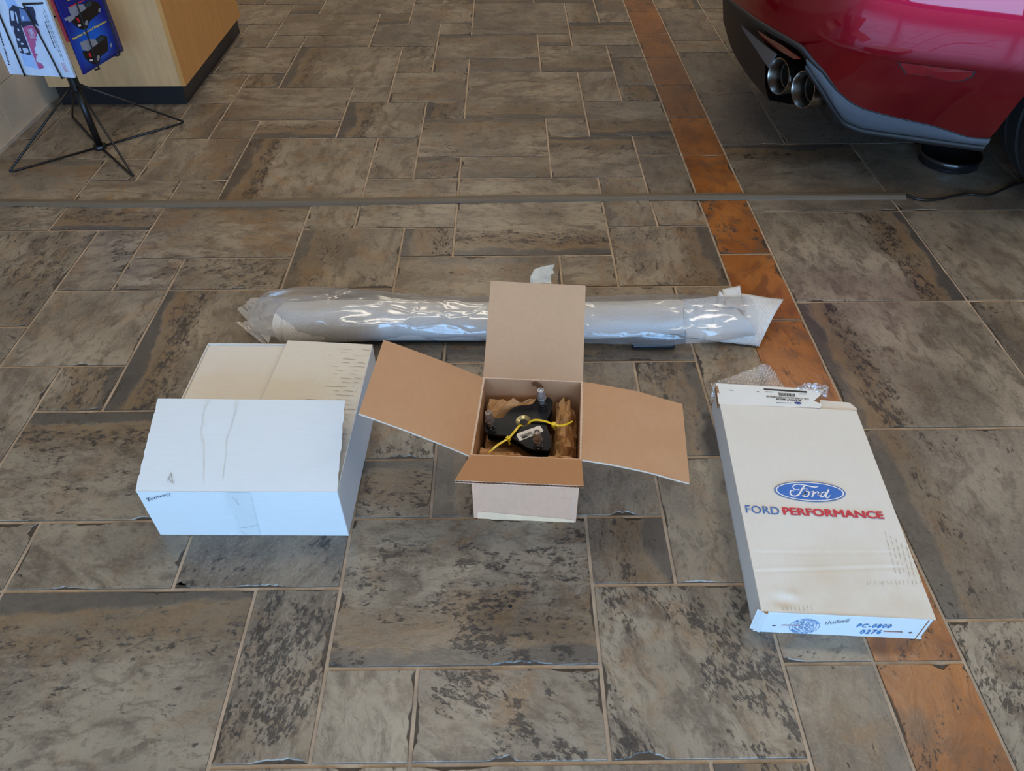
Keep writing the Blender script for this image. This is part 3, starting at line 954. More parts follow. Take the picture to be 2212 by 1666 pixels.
for i, (bx, by, tx_, ty_) in enumerate(((478, 800, 432, 540), (1352, 420, 1315, 145), (1290, 1130, 1248, 870))):
    base = onp(bx, by)
    ax = PN
    st = MB().lathe([(.0001, .0), (.0058, .0), (.0058, .038), (.0001, .038)], base, ax, 16)
    stud = smooth_angle(st.build('stud', M_ZINC, mount), 40)
    co = MB().lathe([(.0105, .0002), (.0100, .0018), (.0075, .0032), (.0001, .0032)], base, ax, 20)
    smooth_angle(co.build('stud_collar', M_BLACK, mount), 40)
    nb = MB().lathe([(.0001, .020), (.0104, .020), (.0107, .0212), (.0096, .0240)], base, ax, 20)
    nb.lathe([(.0088, .0236), (.0088, .034), (.0078, .0355)], base, ax, 6)
    nb.lathe([(.0074, .035), (.0074, .0425), (.0067, .044), (.0053, .044), (.0049, .0405), (.0001, .0395)], base, ax, 20)
    smooth_angle(nb.build('flange_nut', M_NUT if i != 1 else M_ZINC, mount), 40)
M_STICK = plain('sticker', lin((214, 210, 204)), 0.45, var=0.05, scale=60)
M_INK = plain('print_black', (0.012, 0.012, 0.012), 0.5, var=0.1)
lab = [onp(x, y, .0004) for x, y in ((922, 925), (945, 915), (1295, 788), (1318, 790), (1372, 870), (1360, 892), (985, 1044), (958, 1040), (912, 950))]
MB().poly(lab).build('sticker', M_STICK, mount)
mb = MB()
rnd = random.Random(3)
u0, u1, v0 = onp(980, 955, .0007), onp(1180, 880, .0007), onp(1000, 995, .0007)
bu, bv = u1 - u0, v0 - u0
s = 0.0
while s < .95:
    wd = rnd.choice((.018, .03, .045))
    mb.poly([u0 + bu * s, u0 + bu * (s + wd), u0 + bu * (s + wd) + bv, u0 + bu * s + bv])
    s += wd + rnd.choice((.018, .03))
o1 = onp(1055, 982, .0007)
mb.poly([o1 + (bu.normalized() * math.cos(a) * .0066 + bv.normalized() * math.sin(a) * .003) for a in [2 * PI * k / 20 for k in range(20)]])
mb.build('sticker_print', M_INK, mount)
eu, ev = bu.normalized(), -bv.normalized()
text_mesh('E-18', .006, plane_map(onp(1120, 975, .0007), eu, ev), 'sticker_text', M_INK, mount)

# yellow cable ties threaded through the mount
M_TIE = plain('yellow_nylon', lin((226, 198, 24)), 0.3, var=0.06, scale=60, Coat_Weight=0.3)
def cable_tie(px, hs, label, head_i):
    t_ = thing('cable_tie', onp(*px[head_i]), label, 'cable tie', 'yellow cable ties on the black mount')
    pts = catmull([onp(x, y, h) for (x, y), h in zip(px, hs)], 6)
    mb = MB()
    n = len(pts)
    top, bot = [], []
    for i, p in enumerate(pts):
        t = (pts[min(i + 1, n - 1)] - pts[max(0, i - 1)]).normalized()
        s = t.cross(PN).normalized()
        wd = .0024 if i < n - 8 else .0024 * (1 - .55 * (i - n + 8) / 8)
        up = s.cross(t).normalized()
        top.append([p - s * wd + up * .0007, p + s * wd + up * .0007, p + s * wd - up * .0007, p - s * wd - up * .0007, p - s * wd + up * .0007])
    mb.grid(top)
    smooth_angle(mb.build('strap', M_TIE, t_), 40)
    h0 = onp(*px[head_i], hs[head_i])
    d = (onp(*px[head_i + 1], hs[head_i + 1]) - onp(*px[head_i - 1], hs[head_i - 1])).normalized()
    s = d.cross(PN).normalized(); up = s.cross(d).normalized()
    c8 = [h0 + d * a * .0036 + s * b * .0050 + up * c * .0036 for a in (-1, 1) for b in (-1, 1) for c in (-1, 1)]
    MB().add(c8, [(0, 1, 3, 2), (4, 6, 7, 5), (0, 4, 5, 1), (2, 3, 7, 6), (0, 2, 6, 4), (1, 5, 7, 3)]).build('head', M_TIE, t_, bevel=.0008)
    e1 = h0 - up * .003; e2 = e1 - PN * .016 - s * .002
    MB().add([e1 - d * .0022, e1 + d * .0022, e2 + d * .0022, e2 - d * .0022, e1 - d * .0022 + s * .0012, e1 + d * .0022 + s * .0012, e2 + d * .0022 + s * .0012, e2 - d * .0022 + s * .0012],
             [(0, 1, 2, 3), (7, 6, 5, 4), (0, 4, 5, 1), (1, 5, 6, 2), (2, 6, 7, 3), (3, 7, 4, 0)]).build('strap_end', M_TIE, t_)
cable_tie([(1105, 790), (1125, 745), (1190, 700), (1290, 695), (1420, 720), (1548, 770), (1650, 790), (1760, 770), (1872, 712)], [-.008, -.001, .004, .005, .004, .003, .004, .006, .010],
          'yellow cable tie on the black mount, its tail reaching to the right', 5)
cable_tie([(1035, 805), (1000, 785), (955, 800), (890, 880), (775, 1010), (690, 1060), (580, 1130), (505, 1195), (440, 1250)], [-.008, -.001, .003, .005, .004, .005, .006, .007, .007],
          'yellow cable tie on the black mount, its tail hanging over the front', 4)

# ------------------------------------------------------------------ flat white carton with the blue oval
F_H = 0.072
ffl_, ffr_, fbl_, fbr_ = Vector((.786, -.1010, 0)), Vector((1.0935, -.1210, 0)), Vector((.8235, .4280, 0)), Vector((1.1320, .4030, 0))
fx = thing('flat_carton', (ffl_ + fbr_) / 2, 'flat white cardboard carton with a blue oval emblem and red and blue lettering on top', 'box')
def card_top_material():
    mt = bpy.data.materials.new('cream_cardboard_scuffed')
    t = NT(mt)
    tc = t.n('ShaderNodeTexCoord').outputs['Object']
    base = lin((218, 213, 203))
    a = t.noise(t.scale_vec(tc, (6, 2, 6)), 22.0, 6.0, 0.7)
    b = t.noise(tc, 9.0, 4.0, 0.55)
    sep = t.n('ShaderNodeSeparateXYZ'); t.l(tc, sep.inputs[0])
    near = t.step(sep.outputs[1], 0.12, -0.06)
    c = t.mix(t.step(a, 0.3, 0.7), base, tuple(v * .97 for v in base))
    c = t.mix(t.math('MULTIPLY', near, t.math('MULTIPLY', t.step(b, .3, .7), .55)), c, lin((200, 184, 158)))
    p = t.bsdf(Base_Color=c, Roughness=0.6, Specular_IOR_Level=0.35)
    t.l(t.bump(t.math('ADD', a, t.math('MULTIPLY', b, 2.0)), 0.4, 0.0006), p.inputs['Normal'])
    t.l(p.outputs[0], t.out.inputs[0])
    return mt
M_FTOP = card_top_material()
M_BROWN_EDGE = plain('raw_card_edge', lin((146, 108, 76)), 0.9, var=0.25, scale=150)
xu = (ffr_ - ffl_).normalized(); yu = (fbl_ - ffl_).normalized()
# top sheet with dents
NU, NV = 40, 150
rows = []
for j in range(NV + 1):
    v = j / NV
    r = []
    for i in range(NU + 1):
        u = i / NU
        p = (ffl_ * (1 - u) + ffr_ * u) * (1 - v) + (fbl_ * (1 - u) + fbr_ * u) * v
        z = F_H
        if 0 < i < NU and 0 < j < NV:
            z += .0012 * mnoise.noise(Vector((u * 4, v * 6, 3))) - .0012 * max(0, math.sin(PI * u)) * math.exp(-((v - .18) / .25) ** 2)
            for (vc, sl, am, w_) in ((.155, .055, .0006, .006), (.235, .035, .0004, .006)):
                dv = v - (vc + sl * u)
                z -= am * math.exp(-(dv / w_) ** 2)
                z += am * .8 * math.exp(-((dv - .011) / w_) ** 2)
            z -= .004 * math.exp(-((u - .14) / .05) ** 2 - ((v - .045) / .022) ** 2)
            z += .003 * math.exp(-((u - .2) / .03) ** 2 - ((v - .07) / .02) ** 2)
        r.append(Vector((p.x, p.y, z)))
    rows.append(r)
tp = MB().grid(rows)
tp.grid([[p - Zv * .003 for p in reversed(r)] for r in rows])
to_ = tp.build('top_panel', M_FTOP, fx)
to_.data.polygons.foreach_set('use_smooth', [True] * len(to_.data.polygons))
wall_panel('front_panel', ffl_ + xu * .012 - yu * .001, ffr_ - xu * .004, F_H - .0015, M_WHITE, fx, yu, .003)
wall_panel('side_panel', ffl_ + yu * .004, fbl_, F_H - .003, M_WHITE, fx, xu, .003)
wall_panel('side_panel', ffr_ + yu * .004, fbr_, F_H - .003, M_WHITE, fx, -xu, .003)
MB().slab([ffl_ + Zv * .004, ffr_ + Zv * .004, fbr_ + Zv * .004, fbl_ + Zv * .004], (0, 0, 1), .0035).build('bottom_panel', M_WHITE, fx)
# raw folded corners at the front
for (c0, sx) in ((ffl_, 1), (ffr_, -1)):
    mb = MB()
    a, b = c0 + xu * sx * .012 - yu * .001, c0 + yu * .006 - xu * sx * .004
    for k in range(3):
        o_ = xu * sx * (-.004 * k) + yu * .0022 * k
        mb.slab([a + o_, a + o_ + Zv * (F_H - .004), a + o_ + Zv * (F_H - .004) + (b - a) * .55, a + o_ + (b - a) * .55], (b - a).cross(Zv), .0012)
    mb.build('corner_fold', M_WHITE if sx > 0 else M_BROWN_EDGE, fx)
c0 = ffl_ + xu * .008 + Zv * (F_H - .002)
MB().lathe([(.0001, 0), (.0045, .001), (.003, .0022), (.0001, .0012)], c0, (0, 0, 1), 9).build('torn_corner', M_BROWN_EDGE, fx)
# opened end panel behind, torn at its right half
hl_, hr_ = at_z(1553, 873, F_H), at_z(1778, 883, F_H)
ol, orr = Vector((.826, .489, .086)), at_plane(1782, 842, (1.081, .465, .084), FWD)
q1, q2, q3, q4 = at_plane(1768, 858, (1.06, .44, .08), Zv), at_plane(1758, 866, (1.05, .43, .078), Zv), at_plane(1775, 873, (1.05, .42, .076), Zv), at_plane(1772, 882, (1.05, .41, .074), Zv)
en = (hr_ - hl_).cross(ol - hl_).normalized()
if en.z < 0: en = -en
q4, q3, q2, q1, orr, ol = [at_plane(x, y, hl_, en) for x, y in ((1772, 882), (1775, 873), (1758, 866), (1768, 858), (1782, 842), (1546, 828))]
MB().slab([hl_, q4, q3, q2, q1, orr, ol], en, .003, 0, 1).build('end_flap', [M_CREAM, M_BROWN_EDGE], fx)
# remaining inner flap at the right and the brown core at the left
b0, b1, b2, b3, b4 = [at_z(x, y, F_H - .004) for x, y in ((1770, 864), (1835, 870), (1850, 882), (1852, 886), (1772, 886))]
MB().slab([b0, b4, b3, b2, b1], (0, 0, 1), .003, 0, 1).build('inner_flap', [M_CREAM, M_BROWN_EDGE], fx)
MB().slab([at_z(1546, 833, F_H + .012), at_z(1551, 834, F_H + .012), at_z(1559, 873, F_H - .001), at_z(1552, 874, F_H - .001)], (0, 0, 1), .012, 0).build('raw_core', M_BROWN_EDGE, fx)
wall_panel('dust_flap', fbl_ + Vector((.001, 0, 0)), fbl_ + Vector((.004, .055, 0)), F_H - .004, M_WHITE, fx, xu, .003)
# torn staple holes and shipping print on the end flap
def on_end(x, y, l=.0005):
    return at_plane(x, y, hl_ + en * l, en)
eux = (on_end(1700, 860) - on_end(1600, 853)).normalized(); evx = en.cross(eux)
def e5(x, y):
    return 1510 + x / 5.821, 770 + y / 5.821
mb = MB()
mb.poly([on_end(*e5(*p)) for p in ((812, 402), (1355, 438), (1358, 460), (815, 422))])
rnd = random.Random(8)
a0, a1, dn = on_end(*e5(995, 455)), on_end(*e5(1205, 468)), on_end(*e5(1002, 495)) - on_end(*e5(995, 455))
s = 0
while s < .97:
    wd = rnd.choice((.015, .03, .05))
    mb.poly([a0.lerp(a1, s), a0.lerp(a1, s + wd), a0.lerp(a1, s + wd) + dn, a0.lerp(a1, s) + dn])
    s += wd + rnd.choice((.015, .025))
for (x, y, w_) in ((835, 442, 95), (1255, 468, 100), (375, 420, 50), (725, 440, 35)):
    mb.poly([on_end(*e5(x, y)), on_end(*e5(x + w_, y + 4)), on_end(*e5(x + w_, y + 11)), on_end(*e5(x, y + 7))])
mb.build('printed_bars', M_INK, fx)['kind'] = 'stuff'
text_mesh('COIL COVERS 5.0L COYOTE POWERED BY', .006, plane_map(on_end(*e5(1380, 528)), -eux, -evx), 'printed_text', M_INK, fx, bold=.00012, fit=((on_end(*e5(1380, 528)) - on_end(*e5(842, 505))).length, .0046))
text_mesh('M-6P067-M50B', .008, plane_map(on_end(*e5(1285, 545)), -eux, -evx), 'printed_text', M_INK, fx, bold=.00015, fit=((on_end(*e5(1285, 545)) - on_end(*e5(968, 530))).length, .0058))
M_BLUE = plain('print_blue', lin((44, 104, 186)), 0.45, var=0.04)
M_NAVY = plain('print_navy', lin((40, 62, 120)), 0.45, var=0.04)
M_RED = plain('print_red', lin((196, 44, 62)), 0.45, var=0.04)
M_FBLUE = plain('print_mid_blue', lin((62, 108, 172)), 0.45, var=0.04)
M_PWHITE = plain('print_white', lin((226, 226, 224)), 0.5, var=0.02)
mb = MB()
oc_ = on_end(*e5(1244, 587), .0006)
mb.poly([oc_ + eux * .0085 * math.cos(a) + evx * .0035 * math.sin(a) for a in [2 * PI * k / 24 for k in range(24)]])
mb.poly([on_end(*e5(*p), .0006) for p in ((970, 577), (1165, 588), (1165, 592), (970, 582))])
mb.build('printed_emblem', M_NAVY, fx)
# ---- emblem and lettering on the top panel
TZ = F_H + .0016
def on_top(x, y, z=TZ):
    return at_z(x, y, z)
def disc_px(cx, cy, rx, ry, tilt, z, seg=56):
    # ellipse measured in the photo, laid on the panel
    pts = []
    for k in range(seg):
        a = 2 * PI * k / seg
        x, y = rx * math.cos(a), ry * math.sin(a)
        pts.append(on_top(cx + x * math.cos(tilt) - y * math.sin(tilt), cy + x * math.sin(tilt) + y * math.cos(tilt), z))
    return list(reversed(pts))
EC = (1749.6, 1062.0, .062)
def flatup(mb, name, mat):
    return mb.build(name, mat, fx)
flatup(MB().poly(disc_px(EC[0], EC[1], 77.3, 21.8, EC[2], TZ)), 'emblem_rim', M_FBLUE)
flatup(MB().poly(disc_px(EC[0], EC[1], 74.2, 20.0, EC[2], TZ + .0002)), 'emblem_ring', M_PWHITE)
flatup(MB().poly(disc_px(EC[0], EC[1], 71.0, 18.2, EC[2], TZ + .0004)), 'emblem_field', M_BLUE)
def g6(x, y):
    return 1650 + x / 7.628, 1020 + y / 7.628
script = [([(585, 275), (560, 290), (510, 285), (480, 250), (500, 215), (560, 203), (640, 210), (760, 235), (840, 248), (895, 240)], [8, 14, 18, 18, 18, 20, 22, 26, 26, 12]),
          ([(680, 225), (640, 262), (610, 320), (570, 375), (510, 393), (450, 375), (435, 330), (455, 303), (500, 315)], [14, 24, 26, 26, 24, 24, 22, 16, 10]),
          ([(560, 300), (620, 290), (680, 268), (705, 265), (712, 285), (692, 292)], [8, 12, 12, 10, 9, 8]),
          ([(700, 290), (690, 310)], [8, 8]),
          ([(625, 390), (650, 375), (690, 330), (735, 318), (745, 350), (725, 392), (680, 408), (655, 392), (665, 355), (700, 325)], [8, 12, 20, 18, 24, 24, 22, 24, 20, 14]),
          ([(740, 340), (790, 322), (825, 318), (815, 355), (795, 415)], [8, 10, 16, 24, 24]),
          ([(805, 395), (840, 345), (880, 325), (900, 330), (898, 350), (880, 352)], [10, 18, 18, 16, 16, 14]),
          ([(880, 375), (915, 385), (945, 350), (1000, 328), (1020, 345), (990, 395), (950, 412), (930, 390), (950, 350)], [8, 10, 16, 18, 16, 22, 24, 24, 18]),
          ([(1072, 285), (1040, 350), (1020, 400), (1045, 425), (1075, 405), (1095, 380)], [24, 26, 26, 22, 14, 8])]
mb = MB()
for k_, (pts, wd) in enumerate(script):
    P = catmull([on_top(*g6(*p), TZ + .0006 + .00006 * k_) for p in pts], 6)
    W_ = [interp(i / 6, list(range(len(wd))), wd) / 7.628 * .00078 * 1.25 for i in range(len(P))]
    mb.ribbon(P, W_, (0, 0, 1))
flatup(mb, 'emblem_script', M_PWHITE)
def top_text(body, p_bl, p_br, height_px_top, name, mat, bold, fat=0.0):
    o_, e_ = on_top(*p_bl), on_top(*p_br)
    ux = (e_ - o_)
    vt = on_top(*height_px_top) - o_
    ux_n = ux.normalized()
    vt = vt - ux_n * vt.dot(ux_n)
    return text_mesh(body, 1.0, plane_map(o_, ux_n, vt.normalized()), name, mat, fx, bold=bold, fit=(ux.length, vt.length), fat=fat)
top_text('FORD', (1612, 1107.5), (1685.5, 1112), (1613.5, 1091.5), 'lettering', M_FBLUE, 0.0, fat=.008)
top_text('PERFORMANCE', (1692.5, 1112), (1912, 1121.5), (1694.5, 1096), 'lettering', M_RED, 0.0, fat=.045)
# grime grid where the flutes show at the lower right
lines = []
rnd = random.Random(12)
for k in range(5):
    x = 1912 + 9.5 * k
    y0_, y1_ = 1150 + 8 * k, 1232 + 2 * k
    yy_ = y0_
    while yy_ < y1_:
        l_ = rnd.uniform(6, 16)
        lines.append([(x + (yy_ - 1150) * .26, yy_), (x + (yy_ + l_ - 1150) * .26, yy_ + l_)])
        yy_ += l_ + rnd.uniform(2, 8)
for k in range(14):
    x = 1872 + 9 * k + rnd.uniform(-2, 2)
    lines.append([(x, 1256 - .1 * k), (x + 2, 1263 - .1 * k + rnd.uniform(-2, 3))])
for k in range(8):
    x = 1690 + 9 * k
    lines.append([(x, 1309), (x + 2, 1320)])
strokes_from_px(lines, (0, 0, F_H), (0, 0, 1), .0010, 'grime_mark', plain('grime_faint', lin((182, 170, 150)), .9, var=.15, scale=90), fx, lift=.0006)['kind'] = 'stuff'
# ---- front panel print
fpn = (ffr_ - ffl_).cross(Zv).normalized()
fp0 = ffl_ + xu * .012 - yu * .001
def on_fp(x, y, l=.0006):
    return at_plane(x, y, fp0 + fpn * l, fpn)
def h4(x, y):
    return 1590 + x / 4.8087, 1290 + y / 4.8087
M_STAMP = plain('print_stamp_blue', lin((44, 120, 178)), 0.5, var=0.1, scale=120)
sc = on_fp(*h4(710, 307))
rx = (on_fp(*h4(868, 305)) - on_fp(*h4(552, 302))).length / 2
def ring(mb, r0, r1):
    n = 48
    for k in range(n):
        a, b = 2 * PI * k / n, 2 * PI * (k + 1) / n
        f = lambda an, r: sc + xu * r * math.cos(an) + Zv * r * math.sin(an)
        mb.poly([f(a, r0), f(a, r1), f(b, r1), f(b, r0)])
mb = MB()
ring(mb, rx * .97, rx); ring(mb, rx * .765, rx * .79)
rnd = random.Random(5)
for k in range(11):
    z = (k - 5) * rx * .125
    half = math.sqrt(max(0, (rx * .68) ** 2 - z * z))
    s = -half
    while s < half:
        l_ = rnd.uniform(.1, .35) * rx
        e = min(half, s + l_)
        mb.poly([sc + xu * s + Zv * (z - .0006), sc + xu * e + Zv * (z - .0006), sc + xu * e + Zv * (z + .0007), sc + xu * s + Zv * (z + .0007)])
        s = e + rnd.uniform(.04, .16) * rx
mb.build('stamp', M_STAMP, fx)['kind'] = 'stuff'
def arc_text(body, r, a0, a1, flip, size):
    n = len(body)
    for i, ch in enumerate(body):
        if ch == ' ':
            continue
        a = a0 + (a1 - a0) * (i / (n - 1))
        c_ = sc + xu * r * math.cos(a) + Zv * r * math.sin(a)
        ou = xu * math.cos(a) + Zv * math.sin(a)
        tg = xu * math.sin(a) - Zv * math.cos(a)
        if flip:
            ou, tg = -ou, -tg
        yield text_mesh(ch, size, plane_map(c_ - ou * size * .35 - tg * size * .3, tg, ou), 'stamp_letter', M_STAMP, fx, bold=size * .02)
list(arc_text('JM PACKAGING', rx * .875, math.radians(148), math.radians(32), False, rx * .21))
list(arc_text('WARREN, MICHIGAN', rx * .875, math.radians(215), math.radians(325), True, rx * .19))
def fp_text(body, bl, br, tl, bold, sh):
    o_, e_, t_ = on_fp(*h4(*bl)), on_fp(*h4(*br)), on_fp(*h4(*tl))
    ux = (e_ - o_); un = ux.normalized(); vt = t_ - o_; vt = vt - un * vt.dot(un)
    return text_mesh(body, 1.0, plane_map(o_, un, vt.normalized()), 'printed_code', M_STAMP, fx, bold=bold, shear=sh, spacing=1.25, fit=(ux.length, vt.length))
fp_text('PC-0800', (1245, 318), (1606, 326), (1250, 279), .02, .25)
fp_text('0276', (1283, 384), (1500, 386), (1285, 343), .02, .25)
hand = [[(930, 290), (935, 258), (955, 285), (972, 250), (985, 285)], [(985, 262), (990, 282), (1008, 275), (1012, 255), (1018, 278)], [(1045, 252), (1028, 258), (1040, 272), (1026, 278)],
        [(1058, 235), (1058, 272), (1070, 268)], [(1045, 252), (1078, 246)], [(1095, 250), (1078, 255), (1082, 270), (1098, 252), (1104, 268)], [(1108, 248), (1112, 265), (1125, 244), (1135, 260)],
        [(1165, 232), (1145, 240), (1150, 255), (1168, 235), (1178, 238), (1160, 262), (1130, 272)]]
mb = MB()
for L in hand:
    mb.ribbon(catmull([on_fp(*h4(*p)) for p in L], 5), .0008, fpn)
mb.build('handwriting', M_PENCIL, fx)
M_STAPLE = plain('copper_staple', lin((150, 112, 104)), 0.35, 0.9, var=0.1)
for (a, b) in (((472, 293), (665, 297)), ((1532, 360), (1730, 367))):
    MB().tube([on_fp(*h4(*a), .001), on_fp(*h4(*b), .001)], .0009, 6).build('staple', M_STAPLE, fx)
mb = MB()
for (x, y) in ((372, 298), (1790, 374)):
    mb.poly([on_fp(*h4(x, y - 3)), on_fp(*h4(x + 42, y - 6)), on_fp(*h4(x + 40, y + 3)), on_fp(*h4(x + 8, y + 5))])
mb.build('staple_hole', M_INK, fx)['kind'] = 'stuff'

# ------------------------------------------------------------------ clear plastics
def film_material(name, tint, white, gloss_r, bump, bscale, glossw=0.16, wn=1.0, stretch=(1, 1, 1)):
    mt = bpy.data.materials.new(name)
    t = NT(mt)
    tc = t.n('ShaderNodeTexCoord').outputs['Object']
    wv_ = t.n('ShaderNodeTexVoronoi', feature='DISTANCE_TO_EDGE'); wv_.inputs['Scale'].default_value = bscale
    mixv = t.n('ShaderNodeVectorMath', operation='ADD')
    nz = t.n('ShaderNodeTexNoise'); nz.inputs['Scale'].default_value = bscale * .7; t.l(tc, nz.inputs['Vector'])
    sc_ = t.n('ShaderNodeVectorMath', operation='SCALE'); sc_.inputs['Scale'].default_value = 1.1 / bscale; t.l(nz.outputs['Color'], sc_.inputs[0])
    t.l(t.scale_vec(tc, stretch), mixv.inputs[0]); t.l(sc_.outputs[0], mixv.inputs[1]); t.l(mixv.outputs[0], wv_.inputs['Vector'])
    h = t.math('ADD', t.math('MULTIPLY', t.step(wv_.outputs['Distance'], 0.0, 0.10), -.5), t.noise(tc, bscale * .6, 4.0, .6, .8))
    bp = t.bump(h, 1.0, bump)
    tr = t.n('ShaderNodeBsdfTransparent'); tr.inputs[0].default_value = (*tint, 1)
    gl = t.n('ShaderNodeBsdfGlossy'); gl.inputs['Roughness'].default_value = gloss_r
    gl.inputs[0].default_value = (1, 1, 1, 1); t.l(bp, gl.inputs['Normal'])
    df = t.n('ShaderNodeBsdfTranslucent'); df.inputs[0].default_value = (.9, .9, .92, 1)
    d2 = t.n('ShaderNodeBsdfDiffuse'); d2.inputs[0].default_value = (.9, .9, .92, 1)
    m0 = t.n('ShaderNodeMixShader'); m0.inputs[0].default_value = .5
    t.l(df.outputs[0], m0.inputs[1]); t.l(d2.outputs[0], m0.inputs[2])
    m1 = t.n('ShaderNodeMixShader')
    wv = t.math('MULTIPLY', t.math('ADD', .72, t.math('MULTIPLY', t.noise(tc, 7.0, 3.0, .5), .5)), white)
    t.l(wv, m1.inputs[0]); t.l(tr.outputs[0], m1.inputs[1]); t.l(m0.outputs[0], m1.inputs[2])
    lw = t.n('ShaderNodeLayerWeight'); lw.inputs[0].default_value = .35; t.l(bp, lw.inputs['Normal'])
    fac = t.math('ADD', t.math('MULTIPLY', lw.outputs['Fresnel'], .55), glossw * .3, clamp=True)
    m2 = t.n('ShaderNodeMixShader')
    t.l(fac, m2.inputs[0]); t.l(m1.outputs[0], m2.inputs[1]); t.l(gl.outputs[0], m2.inputs[2])
    t.l(m2.outputs[0], t.out.inputs[0])
    return mt
M_BAG = film_material('poly_bag_film', (.95, .96, .97), .22, .13, .0018, 8.0, stretch=(.7, 1.6, 1.6))
M_FILM = film_material('clear_film', (.95, .95, .96), .12, .05, .006, 60.0, .4)
M_BUBBLE = film_material('bubble_film', (.80, .81, .83), .34, .10, .0005, 200.0, .7)
def foam_material():
    mt = bpy.data.materials.new('white_foam_sheet')
    t = NT(mt)
    tc = t.n('ShaderNodeTexCoord').outputs['Object']
    v = t.n('ShaderNodeTexVoronoi'); v.inputs['Scale'].default_value = 420.0; t.l(tc, v.inputs['Vector'])
    c = t.mix(t.step(v.outputs['Distance'], .2, .7), lin((222, 220, 216)), lin((196, 196, 194)))
    p = t.bsdf(Base_Color=c, Roughness=.5, Specular_IOR_Level=.5)
    p.inputs['Subsurface Weight'].default_value = 0.0
    t.l(t.bump(v.outputs['Distance'], .5, .0006), p.inputs['Normal'])
    t.l(p.outputs[0], t.out.inputs[0])
    return mt
M_FOAM = foam_material()

# wrapped strut bar: black bar, foam wrap, flared foam end, poly bag
bar = thing('wrapped_bar', (.30, .80, 0), 'long bar wrapped in white foam and a clear plastic bag lying behind the cartons', 'wrapped bar')
bx0, bx1 = -.27, .78
MB().box((bx0 + .02, .735, .004), (bx1 + .03, .775, .026)).build('bar', plain('bar_black', (.01, .011, .014), .35), bar, bevel=.004)
rows = []
N = 90
for i in range(N + 1):
    u = i / N
    x = bx0 + (bx1 + .02 - bx0) * u
    cy = .774 + .006 * math.sin(7 * u) + .01 * (u - .5)
    ry = .063 - .010 * u + .004 * math.sin(11 * u)
    rz = .046 - .004 * u
    r = []
    for k in range(32):
        a = 2 * PI * k / 32
        w_ = .0035 * mnoise.noise(Vector((x * 5, math.cos(a) * 1.2, math.sin(a) * 1.2))) + .0012 * mnoise.noise(Vector((x * 22, a * 2, 3)))
        r.append((x + .006 * math.sin(a * 2), cy + (ry + w_) * math.cos(a), max(.002, .006 + rz + (rz + w_) * math.sin(a))))
    r.append(r[0]); rows.append(r)
fm = MB().grid(rows)
for r, rev in ((rows[0], False), (rows[-1], True)):
    pts = r[:-1]
    fm.poly(pts if rev else list(reversed(pts)))
fo = fm.build('foam_wrap', M_FOAM, bar, smooth=True)
# second turn of foam, edge line along the front
rows = []
for i in range(61):
    u = i / 60
    x = bx0 + .02 + (bx1 - .05 - bx0) * u
    r = []
    for k in range(14):
        a = math.radians(-40 + 130 * k / 13) - .35 * math.sin(u * 3.2 + .4)
        cy = .774 + .006 * math.sin(7 * u) + .01 * (u - .5)
        r.append((x, cy - (.0665 - .010 * u) * math.cos(a), 0.052 - .004 * u + (.0495 - .004 * u) * math.sin(a)))
    rows.append(r)
MB().grid(rows).build('foam_layer', M_FOAM, bar, smooth=True)
# flared foam end: two folded leaves
def leaf(name, pts, nu=18, nv=14, bowz=.0, seed=0, mat=None, wr=.003):
    a, b, c, d = map(Vector, pts)
    rows = []
    for j in range(nv + 1):
        v = j / nv
        r = []
        for i in range(nu + 1):
            u = i / nu
            p = (a * (1 - u) + b * u) * (1 - v) + (d * (1 - u) + c * u) * v
            p = p + Vector((0, 0, bowz * 4 * u * (1 - u) * (.3 + v) + wr * mnoise.noise(Vector((u * 3.5, v * 3.5, seed)))))
            p.z = max(p.z, .0015)
            r.append(p)
        rows.append(r)
    o = MB().grid(rows).build(name, mat or M_FOAM, bar, smooth=True)
    s_ = o.modifiers.new('thick', 'SOLIDIFY'); s_.thickness = .0016
    return o
leaf('foam_leaf', [at_z(1530, 728, .004), at_z(1560, 630, .075), at_z(1693, 648, .050), at_z(1640, 748, .006)], bowz=.016, seed=1)
leaf('foam_leaf', [at_z(1560, 626, .085), at_z(1598, 618, .085), at_z(1609, 675, .062), at_z(1568, 664, .078)], bowz=.004, seed=2, wr=.002)
leaf('foam_leaf', [at_z(1520, 735, .012), at_z(1554, 628, .092), at_z(1612, 690, .062), at_z(1642, 748, .010)], bowz=.012, seed=3)
leaf('foam_leaf', [at_z(1430, 720, .010), at_z(1440, 650, .080), at_z(1552, 640, .085), at_z(1530, 735, .008)], bowz=.010, seed=6)
# black slotted end bracket seen through the film
br = MB().box((.66, .700, .004), (.775, .722, .020))
br.build('end_bracket', plain('bar_black', (.01, .011, .014), .35), bar, bevel=.005)
